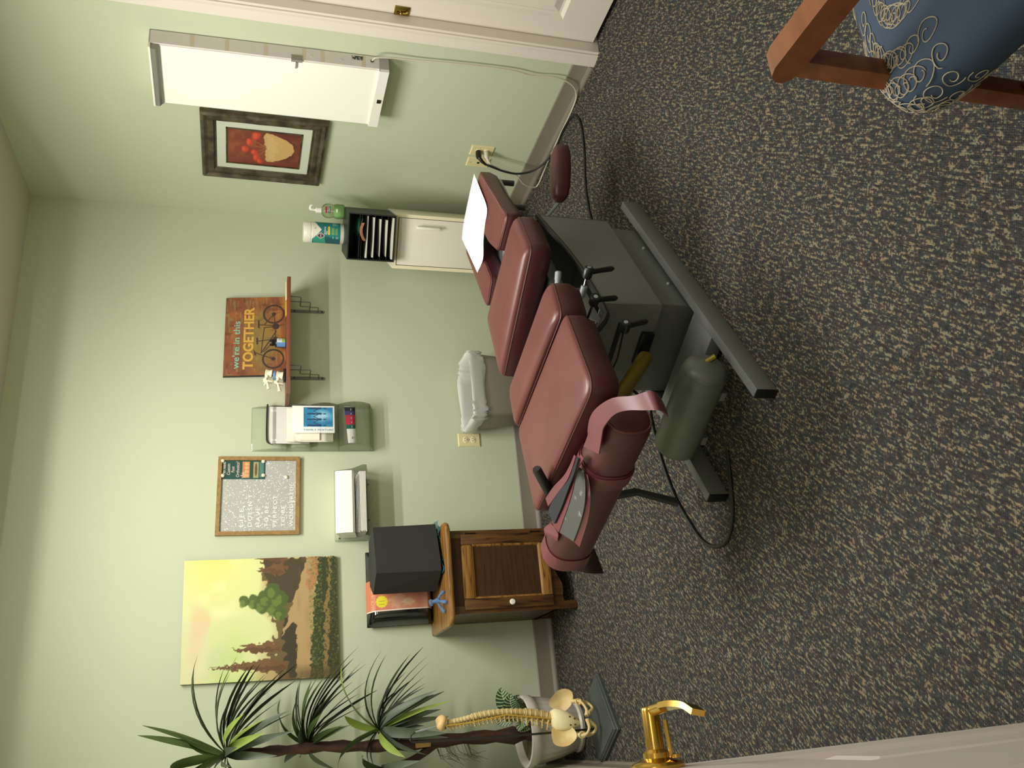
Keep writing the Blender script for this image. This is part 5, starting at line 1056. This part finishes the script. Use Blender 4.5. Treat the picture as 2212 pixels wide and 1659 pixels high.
LEAVES = [(1,-2.517,-.375,1.750,"m"),(1,-2.289,-.352,1.569,"m"),(1,-2.290,-.169,1.467,"d"),(1,-2.258,-.312,1.414,"m"),(1,-2.282,-.179,1.326,"d"),(1,-2.281,-.145,1.353,"d"),(1,-2.336,-.314,1.310,"d"),(1,-2.372,-.232,1.277,"d"),(1,-2.424,-.141,1.238,"d"),(1,-2.360,-.197,1.188,"d"),(1,-2.333,-.149,1.303,"d"),(1,-2.479,-.477,1.385,"l"),(1,-2.498,-.406,1.299,"l"),(1,-2.550,-.451,1.309,"l"),(1,-2.632,-.391,1.263,"g"),(1,-2.558,-.385,1.577,"m"),(1,-2.634,-.497,1.625,"m"),(1,-2.480,-.457,1.222,"g"),(1,-2.552,-.444,1.201,"g"),(1,-2.380,-.146,1.278,"d"),(1,-2.488,-.347,1.209,"g"),(1,-2.651,-.468,1.426,"g"),(1,-2.431,-.341,1.390,"g"),
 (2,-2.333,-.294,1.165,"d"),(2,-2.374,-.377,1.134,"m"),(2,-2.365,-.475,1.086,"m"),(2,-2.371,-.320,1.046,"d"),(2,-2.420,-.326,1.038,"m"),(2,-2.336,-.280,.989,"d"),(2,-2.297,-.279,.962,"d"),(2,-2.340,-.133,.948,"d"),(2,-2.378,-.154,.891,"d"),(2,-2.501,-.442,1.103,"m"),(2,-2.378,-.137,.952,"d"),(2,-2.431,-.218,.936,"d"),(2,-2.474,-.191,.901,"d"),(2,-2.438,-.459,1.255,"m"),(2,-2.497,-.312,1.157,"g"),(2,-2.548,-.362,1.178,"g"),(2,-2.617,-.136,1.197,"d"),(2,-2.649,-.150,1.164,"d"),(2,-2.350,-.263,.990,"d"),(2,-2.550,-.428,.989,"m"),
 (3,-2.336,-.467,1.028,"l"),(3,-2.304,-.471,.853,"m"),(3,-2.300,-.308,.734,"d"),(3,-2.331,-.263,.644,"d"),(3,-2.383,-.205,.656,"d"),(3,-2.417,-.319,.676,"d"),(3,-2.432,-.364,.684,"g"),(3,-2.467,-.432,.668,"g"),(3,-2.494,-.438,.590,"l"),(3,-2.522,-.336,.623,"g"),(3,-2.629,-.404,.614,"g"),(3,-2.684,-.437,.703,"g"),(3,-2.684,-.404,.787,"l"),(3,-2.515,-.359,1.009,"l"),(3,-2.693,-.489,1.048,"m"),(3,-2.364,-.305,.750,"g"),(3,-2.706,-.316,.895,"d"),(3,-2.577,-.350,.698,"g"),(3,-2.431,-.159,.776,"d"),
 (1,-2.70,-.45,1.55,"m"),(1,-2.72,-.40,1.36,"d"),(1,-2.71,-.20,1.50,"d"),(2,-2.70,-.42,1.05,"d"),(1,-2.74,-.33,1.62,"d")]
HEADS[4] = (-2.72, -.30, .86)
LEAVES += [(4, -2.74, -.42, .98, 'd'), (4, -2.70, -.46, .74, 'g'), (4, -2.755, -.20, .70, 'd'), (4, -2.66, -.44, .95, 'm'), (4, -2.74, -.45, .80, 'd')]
rx_ = random.Random(21)
LEAVES += [(h, x+rx_.uniform(-.05, .07), y+rx_.uniform(-.05, .05), z+rx_.uniform(-.07, .05), c) for h, x, y, z, c in LEAVES if c in 'dgm' and h < 4 and rx_.random() < .75]
rl = random.Random(11)
for h_, x, y, z, c in LEAVES:
    B0 = Vector(HEADS[h_]); Tq = Vector((max(x, -2.765), min(y, -.03), z)); d = Tq-B0; ln_ = d.length
    hor = Vector((d.x, d.y, 0)); up_ = .16+.18*rl.random() if c in 'dgm' else .20+.1*rl.random()
    ctl = B0 + d*.45 + Vector((0, 0, ln_*up_)) if z < B0.z+.20 else B0 + d*.5 - Vector((0, 0, ln_*.06)) + hor*.12
    wmax = {'l': .018, 'g': .018, 'm': .015, 'd': .013}[c]*(.85+.3*rl.random()); n_ = 9; tw = (rl.random()-.5)*.9; vs = []
    for k in range(n_+1):
        t = k/n_; p = B0*(1-t)**2+ctl*(2*t*(1-t))+Tq*t*t; tg = ((ctl-B0)*(1-t)+(Tq-ctl)*t).normalized()
        sd = tg.cross(Vector((0, 0, 1))); sd = (sd if sd.length > .05 else Vector((1, 0, 0))).normalized(); nn = sd.cross(tg)
        sd = sd*math.cos(tw*t*1.5)+nn*math.sin(tw*t*1.5); nn = sd.cross(tg)
        wv = wmax*(.55+.45*min(1, t*3))*(1-max(0, (t-.45)/.55)**2.2); wv = max(wv, .0008)
        for q_, dz in ((-1, .30), (0, 0), (1, .30)):
            v_ = p+sd*(wv*q_)+nn*(wv*dz); v_.x = max(v_.x, -2.784); v_.y = min(v_.y, -.008); vs.append(v_)
    MB().add(vs, [(k*3+j, k*3+j+1, k*3+j+4, k*3+j+3) for k in range(n_) for j in (0, 1)]).build('leaf', LM[c], pm, ang=80)
# broad striped leaves standing in the same pot
def mat_zebra():
    m = bpy.data.materials.new('zebra_leaf'); m.use_nodes = True; nt = m.node_tree; p = nt.nodes['Principled BSDF']; a_ = nd(nt, 'ShaderNodeAttribute', attribute_name='Col'); p.inputs['Roughness'].default_value = .4
    nt.links.new(a_.outputs['Color'], p.inputs['Base Color']); return m
ZM = mat_zebra()
zl = thing('zebra_plant', (-2.60, -.24, .222), 'small artificial plant with broad white-veined green leaves at the palm foot', 'plant')
for tip, wd2 in (((-2.455, -.24, .335), .040), ((-2.485, -.30, .31), .036), ((-2.49, -.19, .245), .036), ((-2.535, -.33, .36), .026), ((-2.60, -.36, .262), .034), ((-2.63, -.33, .25), .024), ((-2.565, -.14, .34), .030)):
    B0 = Vector((-2.60, -.24, .225)); Tq = Vector(tip); d = Tq-B0; base = B0+d*.25+Vector((0, 0, .03)); ctl = (base+Tq)/2+Vector((0, 0, .035))
    MB().tube([B0, base*.6+B0*.4, base], .0022, 6).build('stem', LM['m'], zl)
    view = (Vector((-2.6, -3.9, 1.3))-B0).normalized(); a = Art(33, 49, '#2c4a2c')
    for k in range(9):
        v0 = .08+k*.105; a.line((.5, v0+.05), (.02, v0-.09), .022, '#c4d0a4', 1.3).line((.5, v0+.05), (.98, v0-.09), .022, '#c4d0a4', 1.3)
    a.line((.5, 0), (.5, 1), .03, '#d4dcb4')
    def lf(u, v):
        t = 1-v; p = base*(1-t)**2+ctl*(2*t*(1-t))+Tq*t*t; tg = ((ctl-base)*(1-t)+(Tq-ctl)*t).normalized(); sd = tg.cross(view).normalized(); nn = sd.cross(tg)
        wv = wd2*(math.sin(math.pi*min(1, t**.75*.97+.02)))**.8; q_ = (u-.5)*2; return p+sd*(wv*q_)+nn*(wv*.25*abs(q_))
    a.build('leaf', lf, zl, ZM)

# spine model hanging from its stand
st_ = thing('spine_stand', (-2.620, -.52, 0), 'dark grey square stand base on the carpet with a thin hooked rod', 'stand')
SB = [Vector((-2.444, -.550, 0)), Vector((-2.660, -.692, 0)), Vector((-2.782, -.492, 0)), Vector((-2.572, -.352, 0))]; cS = sum(SB, Vector())/4
rg = lambda f, z: [cS+(p-cS)*f+Vector((0, 0, z)) for p in SB]
b = loft([rg(1, .001), rg(1, .012), rg(.975, .014), rg(.955, .022), rg(.93, .024), rg(.915, .028)]); b.f += [(3, 2, 1, 0), (20, 21, 22, 23)]; b.mi += [0, 0]
b.build('base', mat('slate_paint', '#4c5250', .4, col2='#3e4442', nscale=6), st_, ang=20)
MB().tube([(-2.652, -.50, .026), (-2.648, -.495, .30), (-2.634, -.49, .752), (-2.632, -.49, .768), (-2.625, -.492, .778), (-2.606, -.496, .776), (-2.598, -.497, .760)], .0042, 8).build('rod', mat('rod_dark', '#34332f', .45, .4), st_)
sp_ = thing('spine_model', (-2.575, -.50, .10), 'cream plastic spine and pelvis model hanging in front of the palm pot', 'anatomical model')
sk = MB(); o_ = Vector((-2.575, -.50, .652))
for k in range(9):
    t = k/8; sk.add([o_+Vector((.030*math.cos(q_)*(.35+.65*math.sin(.4+t*2.0)), -.004*0+.026*math.sin(q_)*(.35+.65*math.sin(.4+t*2.0)), .020-.030*t+.006*math.sin(q_*2))) for q_ in [2*math.pi*i/18 for i in range(18)]], [])
for i in range(8):
    for jj in range(18): sk.f.append((i*18+jj, i*18+(jj+1) % 18, (i+1)*18+(jj+1) % 18, (i+1)*18+jj)); sk.mi.append(0)
sk.f += [tuple(range(18))[::-1]]; sk.mi += [0]
sk.build('skull_base', mat('skull_tan', '#d8b478', .5), sp_, ang=60)
MB().tube([(-2.598, -.497, .762), (-2.594, -.498, .735), (-2.590, -.499, .705), (-2.582, -.5, .665)], [.002, .004, .0025, .002], 8).build('hanger', STEELL, sp_)
sppath = bez([(-2.574, -.50, .632), (-2.571, -.50, .590), (-2.563, -.50, .535), (-2.556, -.50, .470), (-2.556, -.50, .400), (-2.562, -.50, .330), (-2.574, -.50, .262), (-2.592, -.50, .205)], 12)
tot = [0.]
for i in range(1, len(sppath)): tot.append(tot[-1]+(sppath[i]-sppath[i-1]).length)
def at(l):
    for i in range(1, len(sppath)):
        if tot[i] >= l: f = (l-tot[i-1])/(tot[i]-tot[i-1]); return sppath[i-1].lerp(sppath[i], f), (sppath[i]-sppath[i-1]).normalized()
    return sppath[-1], (sppath[-1]-sppath[-2]).normalized()
vh = [.0125]*7+[.0165]*12+[.0215]*5; kk = tot[-1]/sum(vh); l = 0; proto = {}
vb = vertebra_bm(1.0, Matrix.Rotation(math.radians(62), 4, 'Z'))
for i, h2 in enumerate(vh):
    p, tg = at(l+h2*kk/2); l += h2*kk; z_ = -tg; x_ = Vector((1, 0, 0)); y_ = z_.cross(x_).normalized(); x_ = y_.cross(z_)
    sz = (.026, .033, .040)[0 if i < 7 else 1 if i < 19 else 2]*(.9+.01*(i % 4)); hs = h2*kk/.62*.92
    M = Matrix(((x_.x*sz, y_.x*sz, z_.x*hs, p.x), (x_.y*sz, y_.y*sz, z_.y*hs, p.y), (x_.z*sz, y_.z*sz, z_.z*hs, p.z), (0, 0, 0, 1)))
    v2 = MB(); v2.v = [tuple(M @ Vector(q_)) for q_ in vb.v]; v2.f = vb.f; v2.mi = vb.mi; v2.build('vertebra', BONE, sp_, ang=60)
MB().tube([(-2.586, -.515, .66), (-2.584, -.516, .55), (-2.568, -.517, .40), (-2.60, -.512, .2)], .003, 6).build('core_rod', mat('core_yellow', '#c8a040', .5), sp_)
# pelvis: sacrum with holes, two iliac wings
SC = mat('sacrum_bone', '#e8d8a8', .5)
def wing(c, a_, b_, nrm, cup, name, th=.006, rot=0.):
    nrm = Vector(nrm).normalized(); u_ = nrm.cross(Vector((0, 0, 1))).normalized(); v_ = u_.cross(nrm); u_, v_ = u_*math.cos(rot)+v_*math.sin(rot), v_*math.cos(rot)-u_*math.sin(rot); c = Vector(c); bb = MB(); n_ = 26; R = []
    for side in (1, -1):
        for k in range(6):
            f = k/5; R.append([c + u_*(a_*f*math.cos(q_)*(1+.12*math.sin(2*q_))) + v_*(b_*f*math.sin(q_)*(1+.10*math.cos(3*q_))) - nrm*(cup*f*f) + nrm*(side*th*(1-.55*f**4)) for q_ in [2*math.pi*i/n_ for i in range(n_)]])
    R = R[:6]+R[6:][::-1]; bb.add([p for r_ in R for p in r_], [(i*n_+j, i*n_+(j+1) % n_, (i+1)*n_+(j+1) % n_, (i+1)*n_+j) for i in range(len(R)-1) for j in range(n_)]); return bb.build(name, BONE, sp_, ang=60)
wing((-2.530, -.475, .150), .040, .052, (-.30, -1, .45), -.016, 'iliac_wing', rot=-.5)
wing((-2.668, -.520, .175), .042, .050, (.25, -1, .40), -.016, 'iliac_wing', rot=.5)
b = MB(); R = []
for f, hw, t_ in ((0, .030, .016), (.12, .040, .02), (.3, .041, .02), (.55, .034, .016), (.8, .022, .012), (1., .010, .008)):
    c = Vector((-2.598, -.508, .215)).lerp(Vector((-2.622, -.535, .108)), f)+Vector((0, -.012*math.sin(f*3.1), 0)); R.append([c+Vector((hw*math.cos(q_), t_*math.sin(q_), 0)) for q_ in [2*math.pi*i/20 for i in range(20)]])
b.add([p for r_ in R for p in r_], [(i*20+j, i*20+(j+1) % 20, (i+1)*20+(j+1) % 20, (i+1)*20+j) for i in range(5) for j in range(20)]); b.f += [tuple(range(20))[::-1], tuple(100+i for i in range(20))]; b.mi += [0, 0]
sac = b.build('sacrum', SC, sp_, ang=60)
HOLE = mat('bone_hole', '#4a2e1a', .8)
for f, hw in ((.18, .021), (.40, .019), (.60, .015), (.78, .011)):
    c = Vector((-2.598, -.508, .215)).lerp(Vector((-2.622, -.535, .108)), f)+Vector((0, -.012*math.sin(f*3.1)-.0165, 0))
    for s_ in (-1, 1): MB().ball(c+Vector((s_*hw, .004, 0)), .0036, 8, (1, .5, 1.2)).build('foramen', HOLE, sac)
b = MB()
for P in ([(-2.540, -.50, .118), (-2.545, -.53, .092), (-2.575, -.555, .080), (-2.600, -.565, .085)], [(-2.665, -.54, .135), (-2.668, -.565, .100), (-2.645, -.575, .084), (-2.612, -.567, .085)], [(-2.545, -.53, .095), (-2.552, -.52, .060), (-2.575, -.545, .050), (-2.592, -.562, .078)], [(-2.668, -.56, .105), (-2.668, -.55, .065), (-2.645, -.565, .052), (-2.620, -.567, .078)]):
    b.tube(bez(P, 5), [.010-.0045*math.sin(i/15*3.14) for i in range(16)], 10)
b.build('pubic_bone', BONE, sp_, ang=60)
for c in ((-2.546, -.520, .098), (-2.667, -.556, .112)): MB().lathe([(.013, 0), (.015, .003), (.012, .006), (.006, .002), (0, .001)], c, (.2 if c[0] > -2.6 else -.2, -1, -.1), 16).build('hip_socket', BONE, sp_)

# ================================================================== ARMCHAIR at the right edge
ch = thing('armchair', (-1.45, -3.34, 0), 'wooden armchair with blue scroll-patterned seat near the front wall', 'chair')
ax0, ax1 = -1.755, -1.715
def arm(x0, x1):
    prof = [(-3.565, .650), (-3.20, .650), (-3.135, .650), (-3.118, .645), (-3.108, .633), (-3.108, .622), (-3.116, .611), (-3.135, .606), (-3.565, .606)]
    MB().prism(prof, x0, x1, lambda y, z, d: Vector((d, y, z))).build('armrest', CHAIRW, ch, ang=20)
    MB().rbox(x0+.004, x1-.004, -3.150, -3.118, 0, .608, .003).build('front_leg', CHAIRW, ch)
    MB().rbox(x0+.004, x1-.004, -3.575, -3.540, 0, .88, .003).build('rear_leg', CHAIRW, ch)
    MB().rbox(x0+.008, x1-.008, -3.540, -3.150, .16, .20, .003).build('side_rail', CHAIRW, ch)
arm(ax0, ax1); arm(-1.185, -1.145)
MB().rbox(ax1-.004, -1.181, -3.150, -3.125, .27, .33, .003).build('front_rail', CHAIRW, ch)
def mat_scroll():
    m = mat('scroll_fabric', '#2f3f56', .75, bump=.1, bscale=700, bdist=.0004); return m
FAB = mat_scroll()
seat = MB(); R = []; nS = 44
def seat_ring(hx, hy, z, e=.22): return [(-1.452+hx*sup(2*math.pi*i/nS, e)[0], -3.335+hy*sup(2*math.pi*i/nS, e)[1], z) for i in range(nS)]
SR = [(.315, .205, .335), (.335, .222, .345), (.350, .236, .375), (.352, .240, .410), (.340, .232, .440), (.312, .21, .458), (.25, .17, .468), (.12, .08, .472)]
so = loft([seat_ring(*r_) for r_ in SR]); so.f += [tuple(range(nS))[::-1], tuple(7*nS+i for i in range(nS))]; so.mi += [0, 0]
so = so.build('seat', FAB, ch, ang=70)
SCR = mat('scroll_thread', '#a89c86', .7)
def on_seat(a_, l):       # a_: distance along the front-left edge of the pad; l: 0 at the lower edge, rising over the edge to the middle of the top
    q_ = a_; k = max(0, min(6.999, l)); i = int(k); f = k-i; A, B = SR[i], SR[i+1]; hx, hy, z = [A[j]*(1-f)+B[j]*f for j in range(3)]
    c_, s_ = sup(q_, .22); return Vector((-1.452+(hx+.0012)*c_, -3.335+(hy+.0012)*s_, z+.0008))
rs = random.Random(8)
for row, l0 in enumerate((.9, 2.1, 3.2, 4.4, 5.3, 6.1)):
    for k in range(30):
        c0 = on_seat(math.pi*(.5+k/29.)+.02*(row % 2), l0); q0 = math.pi*(.5+k/29.)+.02*(row % 2)
        du = (on_seat(q0+.01, l0)-on_seat(q0-.01, l0)).length/.02; dl = (on_seat(q0, l0+.05)-on_seat(q0, l0-.05)).length/.1
        if du < .05 or dl < .005 or du > 3: continue
        sg_ = rs.choice((-1, 1)); r0 = .017+.006*rs.random(); ph = rs.random()*6.3; P = []
        for i in range(26):
            t = i/25; an = t*8.5*sg_+ph; r2 = r0*(1-.8*t); P.append(on_seat(q0+r2*math.cos(an)/du, l0+min(.9, r2/dl)*math.sin(an)))
        if max((P[i+1]-P[i]).length for i in range(25)) > .03: continue
        MB().tube(P, .0009, 4, caps=False).build('scroll', SCR, so, ang=80)
bkc = MB().rbox(-1.70, -1.20, -3.585, -3.545, .52, .90, .018, 3); bkc.build('backrest', FAB, ch)
MB().rbox(-1.72, -1.18, -3.578, -3.552, .86, .93, .006).build('top_rail', CHAIRW, ch)
